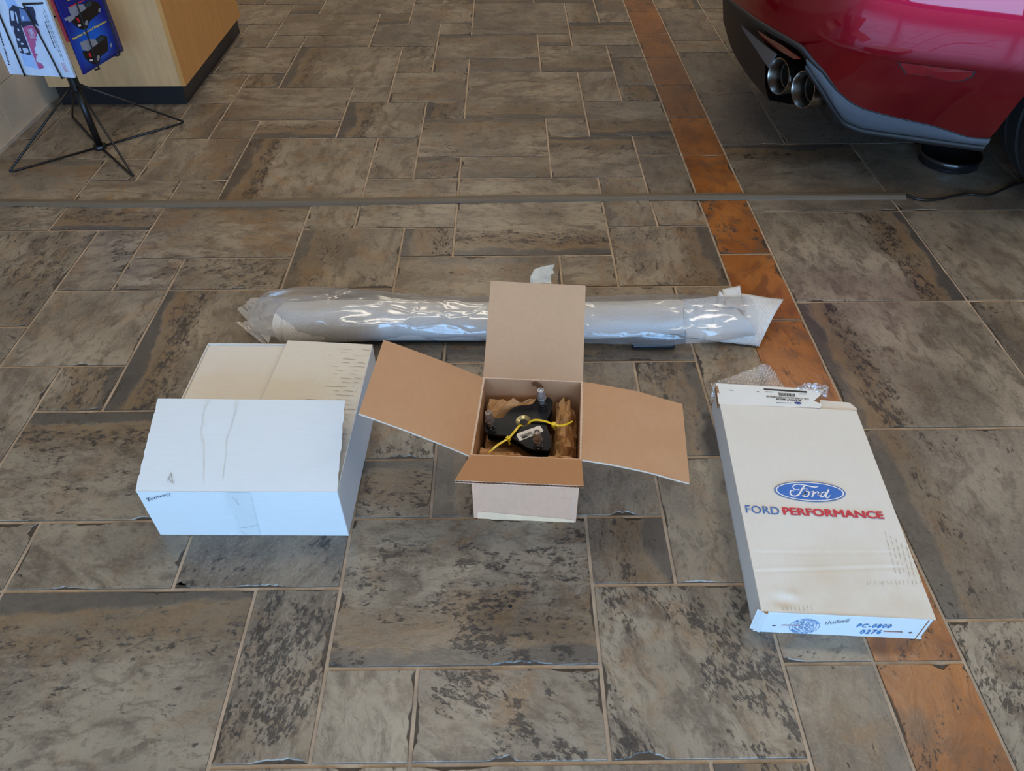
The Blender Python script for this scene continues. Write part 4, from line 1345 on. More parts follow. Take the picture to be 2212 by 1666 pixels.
# the bag
rows = []
N = 150
xs0, xs1 = -.375, .985
for i in range(N + 1):
    u = i / N
    x = xs0 + (xs1 - xs0) * u
    bul = math.exp(-((x + .15) / .14) ** 2)
    ry = interp(x, [-.375, -.33, -.25, -.1, .1, .5, .75, .88, .985], [.034, .066, .082, .082, .068, .074, .092, .085, .070]) + .004 * mnoise.noise(Vector((x * 9, 0, 7)))
    rz = interp(x, [-.375, -.33, -.25, -.1, .1, .5, .75, .88, .985], [.020, .046, .058, .059, .052, .050, .049, .047, .042])
    cy = interp(x, [-.375, -.25, 0, .3, .6, .8, .985], [.825, .795, .784, .774, .768, .768, .785])
    r = []
    for k in range(56):
        a = 2 * PI * k / 56
        ca, sa = math.cos(a), math.sin(a)
        # sharp random creases: ridged noise
        nz = abs(mnoise.noise(Vector((x * 5, ca * 1.1 + 4, sa * 1.1)))) + .5 * abs(mnoise.noise(Vector((x * 11 + 3, ca * 2.2, sa * 2.2))))
        cr = .013 * (.35 - nz) * (.6 + 1.1 * bul)
        zz_ = .003 + rz + (rz + cr) * sa
        r.append((x + .004 * sa, cy + (ry + cr) * ca, max(.0012, zz_)))
    r.append(r[0]); rows.append(r)
bg = MB().grid(rows)
bo = bg.build('plastic_bag', M_BAG, bar)
bo.data.polygons.foreach_set('use_smooth', [True] * len(bo.data.polygons))
# loose mouth of the bag at the left: two flat leaves
for nm, pts, sd in (('bag_mouth', [at_z(512, 668, .030), at_z(545, 643, .070), at_z(620, 642, .100), at_z(580, 742, .010)], 11),
                    ('bag_mouth', [at_z(510, 697, .010), at_z(540, 690, .016), at_z(575, 742, .006), at_z(564, 740, .004)], 12)):
    a, b, c, d = map(Vector, pts)
    rr = []
    for j in range(15):
        v = j / 14
        rr.append([])
        for i in range(15):
            u = i / 14
            p = (a * (1 - u) + b * u) * (1 - v) + (d * (1 - u) + c * u) * v
            p.z = max(.002, p.z + .02 * (abs(mnoise.noise(Vector((u * 4, v * 4, sd)))) - .2) * math.sin(PI * u))
            rr[-1].append(p)
    MB().grid(rr).build(nm, M_BAG, bar, smooth=True)

# ------------------------------------------------------------------ bubble wrap and film sticking out of the flat carton
bw_rows = []
NU, NV = 130, 64
A, B, Cc, Dd = at_z(1534, 872, .030), at_z(1712, 848, .055), at_z(1664, 786, .060), at_z(1640, 790, .058)
A2 = at_z(1536, 826, .050)
low = lambda u: catmull_pt([at_z(1536, 868, .028), at_z(1580, 858, .05), at_z(1650, 856, .05), at_z(1706, 852, .04)], u)
upp = lambda u: catmull_pt([at_z(1534, 830, .050), at_z(1585, 812, .066), at_z(1645, 790, .074), at_z(1664, 790, .070)], u)
def catmull_pt(pts, u):
    n = len(pts) - 1
    s = min(u * n, n - 1e-6); i = int(s); t = s - i
    p0, p1, p2, p3 = pts[max(i - 1, 0)], pts[i], pts[i + 1], pts[min(i + 2, n)]
    return 0.5 * ((2 * p1) + (p2 - p0) * t + (2 * p0 - 5 * p1 + 4 * p2 - p3) * t * t + (3 * p1 - p0 - 3 * p2 + p3) * t ** 3)
for j in range(NV + 1):
    v = j / NV
    r = []
    for i in range(NU + 1):
        u = i / NU
        a, b = low(u), upp(u)
        p = a.lerp(b, v)
        p.z += .008 * mnoise.noise(Vector((u * 5, v * 3, 2))) + .012 * math.sin(PI * v) * (1 - u)
        U_, V_ = p.x / .0075, p.y / .0065
        row_ = math.floor(V_)
        fu = (U_ + .5 * (row_ % 2)) % 1 - .5; fv = V_ - row_ - .5
        d_ = math.sqrt(fu * fu + fv * fv) / .45
        p.z += .0034 * math.sqrt(max(0, 1 - d_ * d_))
        p.z = max(p.z, .003)
        r.append(p)
    bw_rows.append(r)
tag(MB().grid(bw_rows).build('bubble_wrap', M_BUBBLE, smooth=True), 'clear bubble wrap bunched behind the open end of the flat white carton', 'bubble wrap')
cf = MB()
P = [at_z(1705, 848, .075), at_z(1738, 828, .10), at_z(1788, 824, .10), at_z(1790, 838, .095), at_z(1786, 858, .075)]
rr = []
for j in range(9):
    v = j / 8
    rr.append([])
    for i in range(15):
        u = i / 14
        p = P[0].lerp(P[1].lerp(P[2], u), v * .999).lerp(P[4].lerp(P[3], v), u * u)
        p = p + Vector((0, 0, .006 * mnoise.noise(Vector((u * 9, v * 4, 1)))))
        rr[-1].append(p)
cf.grid(rr)
tag(cf.build('plastic_scrap', M_FILM, smooth=True), 'torn scrap of shiny clear plastic at the right of the carton open end', 'plastic scrap')

# ------------------------------------------------------------------ cable cover strip and cable
M_STRIP = plain('taupe_rubber', lin((98, 86, 71)), 0.55, var=0.12, scale=8, stretch=(.4, 20, 20), bump=.0004, bscale=40)
fe = [(-1.566, 1.4735)] + [at_z(x, y, 0).xy[:] for x, y in ((0, 446), (200, 448), (370, 447.8), (740, 443.8), (1100, 437.6), (1400, 433.5), (1740, 431.5), (1958, 431))]
fe = catmull([Vector((x, y, 0)) for x, y in fe], 6)
prof = [(0, 0), (.0015, .0035), (.010, .0105), (.017, .0125), (.019, .0112), (.021, .0125), (.029, .0115), (.043, .0030), (.045, 0)]
rows = []
for i, p in enumerate(fe):
    t = (fe[min(i + 1, len(fe) - 1)] - fe[max(0, i - 1)]).normalized()
    s = Vector((-t.y, t.x, 0))
    lift = .0012 * max(0, mnoise.noise(Vector((p.x * 2.2, 1, 0))))
    rows.append([p + s * a + Zv * (b + (lift if b > 0 else lift * .6)) for a, b in prof])
sm = MB().grid(rows)
sm.poly(list(reversed(rows[-1]))); sm.poly(rows[0])
tag(sm.build('cable_cover', M_STRIP, smooth=True), 'long low taupe rubber cable cover strip running across the tiled floor', 'cable cover')
cp = [Vector((1.705, 1.497, .006))] + [at_z(x, y, .006) for x, y in ((1975, 428), (1990, 431), (2010, 432), (2035, 429), (2060, 423), (2090, 419), (2115, 421), (2140, 420), (2165, 410), (2195, 398), (2230, 392))]
tag(MB().tube(catmull(cp, 6), .0042, 8).build('cable', plain('cable_black', (.008, .008, .009), .4), smooth=True), 'thin black cable coming out of the cable cover end beneath the red car', 'cable')

# ------------------------------------------------------------------ wooden cabinet
def wood_material(name, base, axis):
    mt = bpy.data.materials.new(name)
    t = NT(mt)
    tc = t.n('ShaderNodeTexCoord').outputs['Object']
    a = t.noise(t.scale_vec(tc, axis), 9.0, 5.0, .6, .4)
    b = t.noise(t.scale_vec(tc, tuple(v * 4 for v in axis)), 16.0, 4.0, .6)
    c = t.mix(t.step(a, .3, .7), base, tuple(v * .86 for v in base))
    c = t.mix(t.math('MULTIPLY', t.step(b, .45, .75), .3), c, tuple(v * .72 for v in base))
    p = t.bsdf(Base_Color=c, Roughness=.38, Specular_IOR_Level=.45)
    t.l(t.bump(b, .25, .0003), p.inputs['Normal'])
    t.l(p.outputs[0], t.out.inputs[0])
    return mt
M_WOOD = wood_material('maple_laminate', lin((206, 166, 118)), (5, 5, .6))
M_WOOD2 = wood_material('honey_maple_laminate', lin((202, 146, 82)), (5, 5, .6))
M_KICK = plain('black_toe_kick', lin((26, 27, 32)), .35, var=.1)
cab = thing('cabinet', (-1.26, 2.8, 0), 'pale wooden cabinet on a black toe kick at the upper left', 'cabinet')
MB().box((-1.53, 2.312, 0.0), (-1.006, 3.18, .09)).build('toe_kick', M_KICK, cab)
MB().box((-1.53, 2.268, .09), (-.990, 2.292, 1.02)).build('end_panel', M_WOOD, cab, bevel=.001)
MB().box((-1.53, 2.292, .09), (-.998, 3.14, 1.02)).build('carcass', M_WOOD, cab)
for (a, b) in ((2.268, 2.753), (2.757, 3.14)):
    MB().box((-.990 if a < 2.3 else -.998, a, .09), (-.972, b, 1.02)).build('door', M_WOOD2, cab, bevel=.001)
MB().box((-1.56, 2.24, 1.02), (-.95, 3.18, 1.06)).build('worktop', M_WOOD, cab, bevel=.003)

# ------------------------------------------------------------------ wire brochure stand
M_WIRE = plain('black_wire', (.012, .012, .013), .35, 0.3, var=.2)
rk = thing('brochure_stand', (-1.2155, 1.905, 0), 'black wire brochure stand with splayed wire feet beside the cabinet', 'brochure stand')
px_, py_ = -1.212, 1.905
MB().tube([(px_, py_, .012), (px_, py_, .24)], .0125, 16).build('pole', M_WIRE, rk, smooth=True)
smooth_angle(MB().lathe([(.0001, .225), (.0175, .225), (.0175, 1.5), (.0001, 1.5)], (px_, py_, 0), (0, 0, 1), 18).build('sleeve', M_WIRE, rk), 40)
MB().lathe([(.0001, .0), (.024, .0), (.026, .006), (.024, .014), (.0001, .016)], (px_, py_, 0.0005), (0, 0, 1), 8).build('hub', M_WIRE, rk)
for (fx_, fy_) in ((-1.460, 1.712), (-1.0035, 1.674), (-.962, 2.118), (-1.430, 2.178)):
    d = Vector((fx_ - px_, fy_ - py_, 0)); dn = d.normalized()
    path = [Vector((px_, py_, .240)) + dn * .012, Vector((fx_, fy_, .018)) - dn * .012, Vector((fx_, fy_, .008)), Vector((fx_, fy_, .0045)) - dn * .012, Vector((px_, py_, .0055)) + dn * .022]
    pp = [path[0], path[0].lerp(path[1], .5)] + catmull(path[1:4], 5) + [path[4]]
    MB().tube(pp, .0042, 8).build('foot', M_WIRE, rk, smooth=True)
YB = 1.795                      # plane of the pale brochure pocket (faces the room)
ny = Vector((0, -1, 0))
def wl_(x, y, d=0.0):
    return at_plane(x, y, (0, YB - d, 0), ny)
def wire(name, pts, r=.0028):
    MB().tube(pts, r, 8).build(name, M_WIRE, rk, smooth=True)
z_top = .60
w1 = [wl_(0, 35, .008), wl_(50, 155, .008)]
up1 = (w1[0] - w1[1]).normalized()
wire('pocket_wire', catmull([w1[1] + up1 * .29, w1[0], w1[1], wl_(53, 161, .004), wl_(60, 161, -.016)], 4))
w2 = [wl_(53, 12, .008), wl_(130, 162, .008)]
wire('pocket_wire', catmull([wl_(100, 2, -.03), wl_(90, 7, .004), wl_(56, 9, .008), wl_(53, 16, .008), w2[0].lerp(w2[1], .5), w2[1], wl_(134, 168, .004), wl_(140, 167, -.016)], 4))
wire('back_wire', [(-1.34, YB + .022, .335), (-1.34, YB + .022, .62), (-1.16, YB + .022, .62), (-1.16, YB + .022, .335), (-1.34, YB + .022, .335)])
wire('stay_wire', [(-1.25, YB + .022, .45), (px_, py_, .45)])
Pb1, Pb2 = Vector((-1.15, 1.88, .286)), Vector((-1.10, 2.114, .286))
bu_ = (Pb2 - Pb1).normalized(); bn2 = bu_.cross(Zv).normalized()
if bn2.x < 0: bn2 = -bn2
def br_(x, y, d=0.0):
    return at_plane(x, y, Pb1 + bn2 * d, bn2)
b1 = [br_(163, 0, .010), br_(209, 135, .010)]
wire('pocket_wire', catmull([b1[0] + (b1[0] - b1[1]).normalized() * .12, b1[0], b1[1], br_(214, 147, .006), br_(205, 151, -.012)], 4))
b2_ = [br_(232, 30, .010), br_(255, 105, .010)]
wire('pocket_wire', catmull([b2_[0] + (b2_[0] - b2_[1]).normalized() * .15, b2_[0], b2_[1], br_(258, 118, .006), br_(249, 121, -.012)], 4))
q0, q1_ = Pb1 - bn2 * .016 + bu_ * .02, Pb1 - bn2 * .016 + bu_ * .22
wire('back_wire', [q0, q0 + Zv * .32, q1_ + Zv * .32, q1_, q0])
wire('stay_wire', [q0 + bu_ * .05 + Zv * .18, (px_, py_, .466)])
# pale brochure
def print_mat(name, c, rough=.3):
    return plain(name, lin(c), rough, var=.06, scale=40)
M_PALE = plain('print_pale_blue', lin((196, 214, 238)), .28, var=.10, scale=14, stretch=(1, 1, .5))
pb = thing('brochure', (-1.25, YB, .31), 'pale blue brochure with a dark truck grille and a mauve plough, in the stand', 'brochure', 'brochures in the wire stand')
bl_, br2 = wl_(22, 160), wl_(162, 168)
hgt = .285
MB().slab([bl_, br2, br2 + Vector((0.004, 0, hgt)), bl_ + Vector((0, 0, hgt))], ny, .012).build('pages', M_PALE, pb)
def s10(x, y):
    return x / 10.409, y / 10.409
def shape(pts, mat, nm, par, fn, lift):
    return MB().poly([fn(*p, lift) for p in pts]).build(nm, mat, par)
def LB(*pts):
    return [s10(*p) for p in pts]
M_NAV = print_mat('print_dark_navy', (38, 50, 78)); M_MID = print_mat('print_steel_blue', (92, 128, 184)); M_LITE = print_mat('print_ice', (176, 200, 232))
M_MAUVE = print_mat('print_mauve', (172, 88, 138)); M_WLIN = print_mat('print_cream', (214, 206, 216)); M_SKYB = print_mat('print_sky', (150, 186, 238))
shape(LB((110, 0), (200, 205), (245, 480), (330, 780), (400, 1000), (470, 1200), (560, 1480), (880, 1560), (840, 1400), (480, 600), (420, 180), (330, 0)), M_SKYB, 'printed_picture', pb, wl_, .0004)
shape(LB((200, 210), (290, 110), (420, 160), (560, 190), (700, 300), (800, 560), (620, 575), (520, 640), (470, 570), (700, 1230), (640, 1240), (440, 1180), (400, 1040), (330, 760), (250, 600), (215, 480)), M_NAV, 'printed_truck', pb, wl_, .0008)
shape(LB((430, 190), (590, 230), (660, 350), (700, 470), (480, 480), (450, 330)), M_MID, 'printed_truck', pb, wl_, .0011)
shape(LB((560, 140), (740, 150), (800, 300), (800, 420), (880, 600), (810, 560), (720, 380), (640, 260)), M_NAV, 'printed_truck', pb, wl_, .0009)
for P in (((225, 240), (300, 250), (330, 460), (260, 470)), ((330, 270), (360, 270), (420, 520), (390, 520)), ((485, 365), (530, 365), (550, 455), (515, 455)), ((250, 590), (300, 590), (325, 690), (270, 690)),
          ((385, 640), (420, 640), (440, 700), (400, 700)), ((415, 1070), (460, 1070), (480, 1150), (435, 1150)), ((505, 1080), (620, 1090), (650, 1180), (540, 1200)), ((370, 860), (430, 860), (450, 920), (400, 920)), ((465, 965), (530, 970), (520, 1010), (470, 1000))):
    shape(LB(*P), M_LITE, 'printed_grille', pb, wl_, .0014)
shape(LB((515, 635), (560, 595), (640, 572), (760, 585), (880, 650), (905, 760), (820, 750), (835, 820), (800, 850), (845, 905), (800, 920), (805, 1030), (770, 1100), (800, 1210), (860, 1230), (815, 1260), (810, 1380), (930, 1430), (1005, 1520), (880, 1560), (700, 1130)), M_MAUVE, 'printed_plough', pb, wl_, .0012)
shape(LB((478, 590), (492, 590), (850, 1530), (838, 1535)), M_WLIN, 'printed_edge', pb, wl_, .0015)
fr4 = LB((618, 650), (738, 648), (785, 845), (690, 855))
mb = MB()
for i in range(4):
    mb.ribbon([wl_(*fr4[i], .0016), wl_(*fr4[(i + 1) % 4], .0016)], .0012, ny)
mb.build('printed_badge', M_WLIN, pb)
shape(LB((652, 665), (718, 662), (758, 830), (705, 838)), M_LITE, 'printed_badge', pb, wl_, .0016)
def dir_text(body, p0, p1, hpx, fn, lift, name, mat, par, n, bold=.01):
    a, b = fn(*p0, lift), fn(*p1, lift)
    u = (b - a); un = u.normalized(); v = n.cross(un)
    return text_mesh(body, 1.0, plane_map(a, un, v), name, mat, par, fit=(u.length, hpx), fat=bold * 1.6)
M_TXT = print_mat('print_text', (44, 46, 54))
n_l = Vector((0, -1, 0))
dir_text('BOSS', s10(745, 820), s10(705, 680), .006, wl_, .0019, 'printed_text', M_MAUVE, pb, n_l)
dir_text('Never unde', s10(235, 1465), s10(5, 720), .0075, wl_, .0008, 'printed_text', M_TXT, pb, n_l, .02)
def bars(p0, p1, w_, seed, fn, n, lift, par):
    rnd = random.Random(seed)
    a, b = fn(*p0, lift), fn(*p1, lift)
    mb = MB(); s = 0
    while s < .98:
        e = min(1, s + rnd.uniform(.03, .09))
        mb.ribbon([a.lerp(b, s), a.lerp(b, e)], w_, n); s = e + .02
    mb.build('printed_lines', M_TXT, par)['kind'] = 'stuff'
def t12(x, y):
    return 80 + x / 11.9, y / 11.9
bars(t12(455, 1225), t12(205, 555), .0034, 1, wl_, n_l, .0008, pb)
bars(t12(620, 1490), t12(150, 285), .0014, 2, wl_, n_l, .0008, pb)
bars(t12(685, 1550), t12(168, 205), .0014, 3, wl_, n_l, .0008, pb)
lg = [(133, 137), (139.5, 137.5), (147.5, 155.5), (141, 156)]
mb = MB()
for i in range(4):
    mb.ribbon([wl_(*lg[i], .0008), wl_(*lg[(i + 1) % 4], .0008)], .0010, ny)
mb.build('printed_badge', print_mat('print_pink', (206, 120, 140)), pb)
dir_text('BOSS', (145, 154), (138, 139), .0055, wl_, .0008, 'printed_text', print_mat('print_pink', (206, 120, 140)), pb, n_l)

# blue brochures
def blue_material():
    mt = bpy.data.materials.new('print_deep_blue')
    t = NT(mt)
    tc = t.n('ShaderNodeTexCoord').outputs['Object']
    mp = t.n('ShaderNodeMapping'); t.l(tc, mp.inputs[0])
    cpt = br_(200, 90)
    mp.inputs['Location'].default_value = (-cpt.x, -cpt.y, -cpt.z)
    g = t.n('ShaderNodeVectorMath', operation='LENGTH'); t.l(mp.outputs[0], g.inputs[0])
    c = t.mix(t.step(g.outputs['Value'], .02, .13), lin((14, 96, 206)), lin((22, 32, 124)))
    c = t.mix(t.math('MULTIPLY', t.step(t.noise(tc, 7.0, 2.0), .5, .7), .35), c, lin((52, 36, 132)))
    p = t.bsdf(Base_Color=c, Roughness=.25)
    t.l(p.outputs[0], t.out.inputs[0])
    return mt
M_DBLUE = blue_material()
b2 = thing('brochure', Pb1, 'deep blue brochure with two black pickup trucks and yellow lettering, in the stand', 'brochure', 'brochures in the wire stand')
c4 = [br_(182, 161), br_(266, 109), br_(215, 0), br_(130, 0)]
def sheet(name, par, off, hext, mat, curl=0.0, nseg=12):
    rows = []
    for j in range(nseg + 1):
        v = j / nseg
        r = []
        for i in range(nseg + 1):
            u = i / nseg
            p = Pb1 + bu_ * (u * (Pb2 - Pb1).length) + Zv * (v * hext) + bn2 * off
            p = p + bn2 * curl * u ** 3 * (1 - v) ** 2
            r.append(p)
        rows.append(r)
    o = MB().grid(rows).build(name, mat, par, smooth=True)
    s_ = o.modifiers.new('thick', 'SOLIDIFY'); s_.thickness = .006; s_.offset = -1
    return o
sheet('pages', b2, 0.0, .29, M_DBLUE, 0.004)
def e98(x, y):
    return 120 + x / 9.8, y / 9.8
def EB(*pts):
    return [e98(*p) for p in pts]
M_PBLK = print_mat('print_black_truck', (26, 22, 24)); M_SILV = print_mat('print_silver', (136, 142, 156)); M_PRED = print_mat('print_lamp_red', (214, 40, 60)); M_YEL = print_mat('print_yellow', (232, 214, 60)); M_GLS = print_mat('print_window', (40, 62, 72))
def truck(o, f, second):
    S = lambda *pts: [e98(x + o[0], y + o[1]) for x, y in pts]
    shape(S((560, 1090), (700, 1075), (800, 1000), (880, 930), (850, 820), (960, 740), (1040, 760), (1160, 790), (1200, 870), (1215, 980), (1150, 1040), (960, 1200), (930, 1330), (820, 1370), (700, 1310), (620, 1230)), M_PBLK, 'printed_truck', b2, br_, .0010)
    shape(S((510, 900), (690, 830), (840, 830), (900, 920), (790, 1000), (690, 1085), (570, 1050)), M_SILV, 'printed_cage', b2, br_, .0013)
    shape(S((870, 830), (960, 760), (1030, 790), (1000, 860), (900, 910)), M_GLS, 'printed_window', b2, br_, .0014)
    shape(S((690, 1125), (730, 1115), (765, 1205), (735, 1220)), M_PRED, 'printed_lamp', b2, br_, .0015)
    for (wx, wy, ra, rb) in ((903, 1228, 32, 60), (1180, 955, 26, 46)):
        shape(S(*[(wx + ra * math.cos(a) - .3 * rb * math.sin(a) * .4, wy + rb * math.sin(a)) for a in [2 * PI * k / 16 for k in range(16)]]), M_SILV, 'printed_wheel', b2, br_, .0015)
    shape(S((715, 1265), (780, 1250), (795, 1290), (740, 1305)), M_WLIN, 'printed_plate', b2, br_, .0015)
truck((0, 0), br_, False)
truck((-250, -740), br_, True)
shape(EB((180, 390), (400, 290), (420, 380), (290, 480), (260, 430), (210, 445)), M_SILV, 'printed_tray', b2, br_, .0016)
shape(EB((300, 130), (420, 70), (600, 0), (600, 20), (430, 90), (310, 160)), M_PRED, 'printed_stripe', b2, br_, .0016)
dir_text('Maximize Space and Organization', e98(380, 865), e98(1085, 480), .0095, br_, .0018, 'printed_text', M_YEL, b2, bn2, .015)
dir_text('Su', e98(245, 30), e98(330, -5), .0085, br_, .0012, 'printed_text', M_YEL, b2, bn2, .02)
b3 = thing('brochure', Pb1 - bn2 * .01, 'brochure with a red edged cover, tucked behind the blue brochure in the stand', 'brochure', 'brochures in the wire stand')
rows = [[Pb1 + bu_ * (-.006 + .21 * u) - bn2 * .0125 + Zv * (.11 + .22 * v) for u in (0, 1)] for v in (0, 1)]
o = MB().grid(rows).build('pages', print_mat('print_rose', (208, 84, 104)), b3)
s_ = o.modifiers.new('thick', 'SOLIDIFY'); s_.thickness = .005; s_.offset = 0

# ------------------------------------------------------------------ red car, rear right corner
YC = 2.21
GP = [(1.10, 2.21), (1.105, 2.0), (1.13, 1.8), (1.18, 1.66), (1.28, 1.53), (1.43, 1.44), (1.62, 1.365), (1.83, 1.29), (2.05, 1.255), (2.7, 1.25), (3.6, 1.25)]
GC = catmull([Vector((x, y, 0)) for x, y in GP], 24)
GN = []
for i in range(len(GC)):
    t = (GC[min(i + 1, len(GC) - 1)] - GC[max(i - 1, 0)]).normalized()
    GN.append(Vector((-t.y, t.x, 0)))
GS = [0.0]
for i in range(1, len(GC)):
    GS.append(GS[-1] + (GC[i] - GC[i - 1]).length)
def inset(z):
    return interp(z, [.12, .22, .30, .40, .485, .50, .56, .65, .72, .80, .90, .96, 1.0, 1.03], [.13, .095, .055, .020, .0015, -.001, 0, .006, .012, .025, .055, .10, .18, .32])
def body(s, z, extra=0.0):
    i = 0
    lo, hi = 0, len(GS) - 1
    while hi - lo > 1:
        m_ = (lo + hi) // 2
        if GS[m_] <= s: lo = m_
        else: hi = m_
    f = (s - GS[lo]) / max(1e-9, GS[hi] - GS[lo])
    p = GC[lo].lerp(GC[hi], f); n = GN[lo].lerp(GN[hi], f).normalized()
    q = p + n * (inset(z) + extra)
    return Vector((q.x, q.y, z))
def s_of(x, y, z):
    best = min(range(len(GC)), key=lambda i: (GC[i].x + GN[i].x * inset(z) - x) ** 2 + (GC[i].y + GN[i].y * inset(z) - y) ** 2)
    return GS[best]
def hit(px, py, extra=0.0):
    """where the photo ray meets the bumper surface"""
    r = ray(px, py); prev = None
    z = 1.0
    while z > .1:
        P = CAM + r * ((z - CAM.z) / r.z)
        s = s_of(P.x, P.y, z)
        q = body(s, z, extra)
        i = min(range(len(GS)), key=lambda k: abs(GS[k] - s))
        d = (P - q).dot(GN[i])
        if d >= 0:
            return s, z
        z -= .008
    return s, z
border = [(1.106, 1.993, .484), (1.125, 1.836, .494), (1.159, 1.706, .492), (1.204, 1.621, .482), (1.242, 1.571, .470), (1.280, 1.547, .440), (1.312, 1.528, .416), (1.369, 1.512, .362), (1.419, 1.497, .330), (1.453, 1.488, .316), (1.534, 1.456, .304), (1.647, 1.423, .290), (1.768, 1.390, .264), (1.818, 1.364, .270)]
bs = sorted((s_of(*p), p[2]) for p in border)
BSX, BSZ = [a for a, b in bs], [b for a, b in bs]
zb_of = lambda s: interp(s, BSX, BSZ)
lipp = [(1.267, 1.565, .422), (1.334, 1.537, .348), (1.402, 1.533, .276), (1.431, 1.533, .248), (1.479, 1.515, .234), (1.545, 1.487, .234), (1.675, 1.439, .234), (1.836, 1.381, .236)]
ls = sorted((s_of(*p), p[2]) for p in lipp)
LSX, LSZ = [a for a, b in ls], [b for a, b in ls]
zl_of = lambda s: interp(s, LSX, LSZ)
WX, WR, WZ = 2.28, .335, .335
def s_at_x(x, z):
    lo, hi = 0, len(GC) - 1
    for i in range(len(GC) - 1):
        if GC[i].x + GN[i].x * inset(z) <= x <= GC[i + 1].x + GN[i + 1].x * inset(z):
            f = (x - GC[i].x - GN[i].x * inset(z)) / max(1e-9, (GC[i + 1].x + GN[i + 1].x * inset(z)) - GC[i].x - GN[i].x * inset(z))
            return GS[i] + f * (GS[i + 1] - GS[i])
    return GS[-1]
def x_end(z):
    a, R = .37, .46
    if z >= a + R:
        return 3.5
    if z <= a:
        return 1.812
    return max(1.812, 2.272 - math.sqrt(R * R - (z - a) ** 2))
M_REDP = bpy.data.materials.new('red_metallic_paint')
t = NT(M_REDP)
tc = t.n('ShaderNodeTexCoord').outputs['Object']
fl = t.noise(tc, 900.0, 2.0, .5)
c = t.mix(fl, (.22, .0004, .012), (.30, .0006, .018))
p = t.bsdf(Base_Color=c, Roughness=.3, Metallic=.85, Coat_Weight=1.0, Coat_Roughness=.015)
t.l(p.outputs[0], t.out.inputs[0])
M_GREYP = plain('satin_grey_plastic', lin((86, 93, 102)), .42, var=.05, scale=60)
M_BLKP = plain('black_textured_plastic', (.010, .010, .011), .55, var=.2, scale=200, bump=.0003, bscale=600)
M_RUB = plain('tyre_rubber', (.014, .014, .015), .7, var=.2, scale=60)
M_STEEL = plain('brushed_steel', lin((176, 172, 166)), .24, 1.0, var=.12, scale=30, stretch=(1, 1, 6))
M_SOOT = plain('sooty_pipe', lin((70, 64, 58)), .5, .8, var=.3, scale=40)
car = thing('car', (2.6, YC, 0), 'shiny red car seen at its rear corner, with twin steel exhaust tips', 'car')
def mirror(rows):
    return [[Vector((p.x, 2 * YC - p.y, p.z)) for p in r] for r in rows]
ts = [i / 70 for i in range(71)]
zs_lo = [k / 7 for k in range(8)]
zs_hi = [.50, .52, .55, .59, .63, .68, .73, .78, .80, .83, .86, .90, .93, .96, .98, 1.0, 1.03]
rows = []
for v in zs_lo:
    r = []
    for t_ in ts:
        z = .3
        for _ in range(3):
            s = t_ * s_at_x(x_end(z), z)
            zb = zb_of(s); zc = max(.485, zb + .004)
            z = zb + (zc - zb) * v
        r.append(body(s, z))
    rows.append(r)
for z in zs_hi:
    se = s_at_x(x_end(z), z)
    rows.append([body(t_ * se, max(z, zb_of(t_ * se) + .006 + .01 * (z - .5))) for t_ in ts])
sk = MB().grid(rows)
sk.grid([list(reversed(r)) for r in mirror(rows)])
topr = rows[-1]
tm = mirror([topr])[0]
sk.grid([tm, topr])
smooth_angle(sk.build('body_shell', M_REDP, car), 30)
# folded return inside the wheel arch
arch_pts = [r[-1] for r in rows if r[-1].x < 2.9]
MB().grid([arch_pts, [p + Vector((.012, .030, 0)) for p in arch_pts]]).build('arch_lip', M_BLKP, car, smooth=True)
# grey lower valance and its black under-roll
s0 = LSX[0]; s1 = s_at_x(1.818, .27)
cols = [s0 + (s1 - s0) * i / 40 for i in range(41)]
rv = []
for v in (0, .04, .25, .5, .75, 1.0):
    rv.append([body(s, zl_of(s) + (zb_of(s) - .003 - zl_of(s)) * v, .004 + (.012 if v == 0 else 0) - .006 * math.sin(PI * v) * (1 if .1 < v < .9 else 0)) for s in cols])
smooth_angle(MB().grid(rv).build('valance', M_GREYP, car), 50)
ru_ = [[body(s, zl_of(s) + .001, .012) for s in cols], [body(s, zl_of(s) - .003, .002 - .7 * (inset(zl_of(s) - .003) - inset(zl_of(s)))) for s in cols], [body(s, zl_of(s) - .020, .004 - .7 * (inset(zl_of(s) - .02) - inset(zl_of(s)))) for s in cols], [body(s, zl_of(s) - .030, .03) for s in cols], [body(s, zl_of(s) - .02, .16) for s in cols]]
MB().grid(ru_).build('valance_lip', M_BLKP, car, smooth=True)
# seal between the red skin and the lower panel
sp = [s1 * i / 90 for i in range(91)]
MB().tube([body(s, zb_of(s) - .002, .003) for s in sp], [(.011 if s < BSX[4] else max(.003, .011 - (s - BSX[4]) * .05)) for s in sp], 8).build('seal', M_BLKP, car, smooth=True)
# black diffuser across the middle
df = []
for yv in [1.865 + .69 * i / 24 for i in range(25)]:
    b_ = .05 * ((yv - YC) / .5) ** 2
    df.append([(1.165 + b_, yv, .480), (1.185 + b_, yv, .43), (1.215 + b_, yv, .33), (1.235 + b_, yv, .24), (1.262 + b_, yv, .185), (1.34 + b_, yv, .17), (1.9, yv, .19)])
smooth_angle(MB().grid(df).build('diffuser', M_BLKP, car), 40)
nx = Vector((-1, 0, 0))
gp = [at_plane(x, y, (1.19, 0, 0), nx) for x, y in ((1601, 54), (1640, 88), (1675, 117), (1659, 146), (1631, 104), (1604, 64))]
MB().slab(gp, nx, .006).build('diffuser_panel', M_GREYP, car)
gp = [at_plane(x, y, (1.205, 0, 0), nx) for x, y in ((1636, 65), (1662, 82), (1690, 98), (1728, 128), (1716, 128), (1674, 105), (1646, 86))]
MB().slab(gp, nx, .006).build('red_sliver', M_REDP, car)  # narrow red piece below the seal
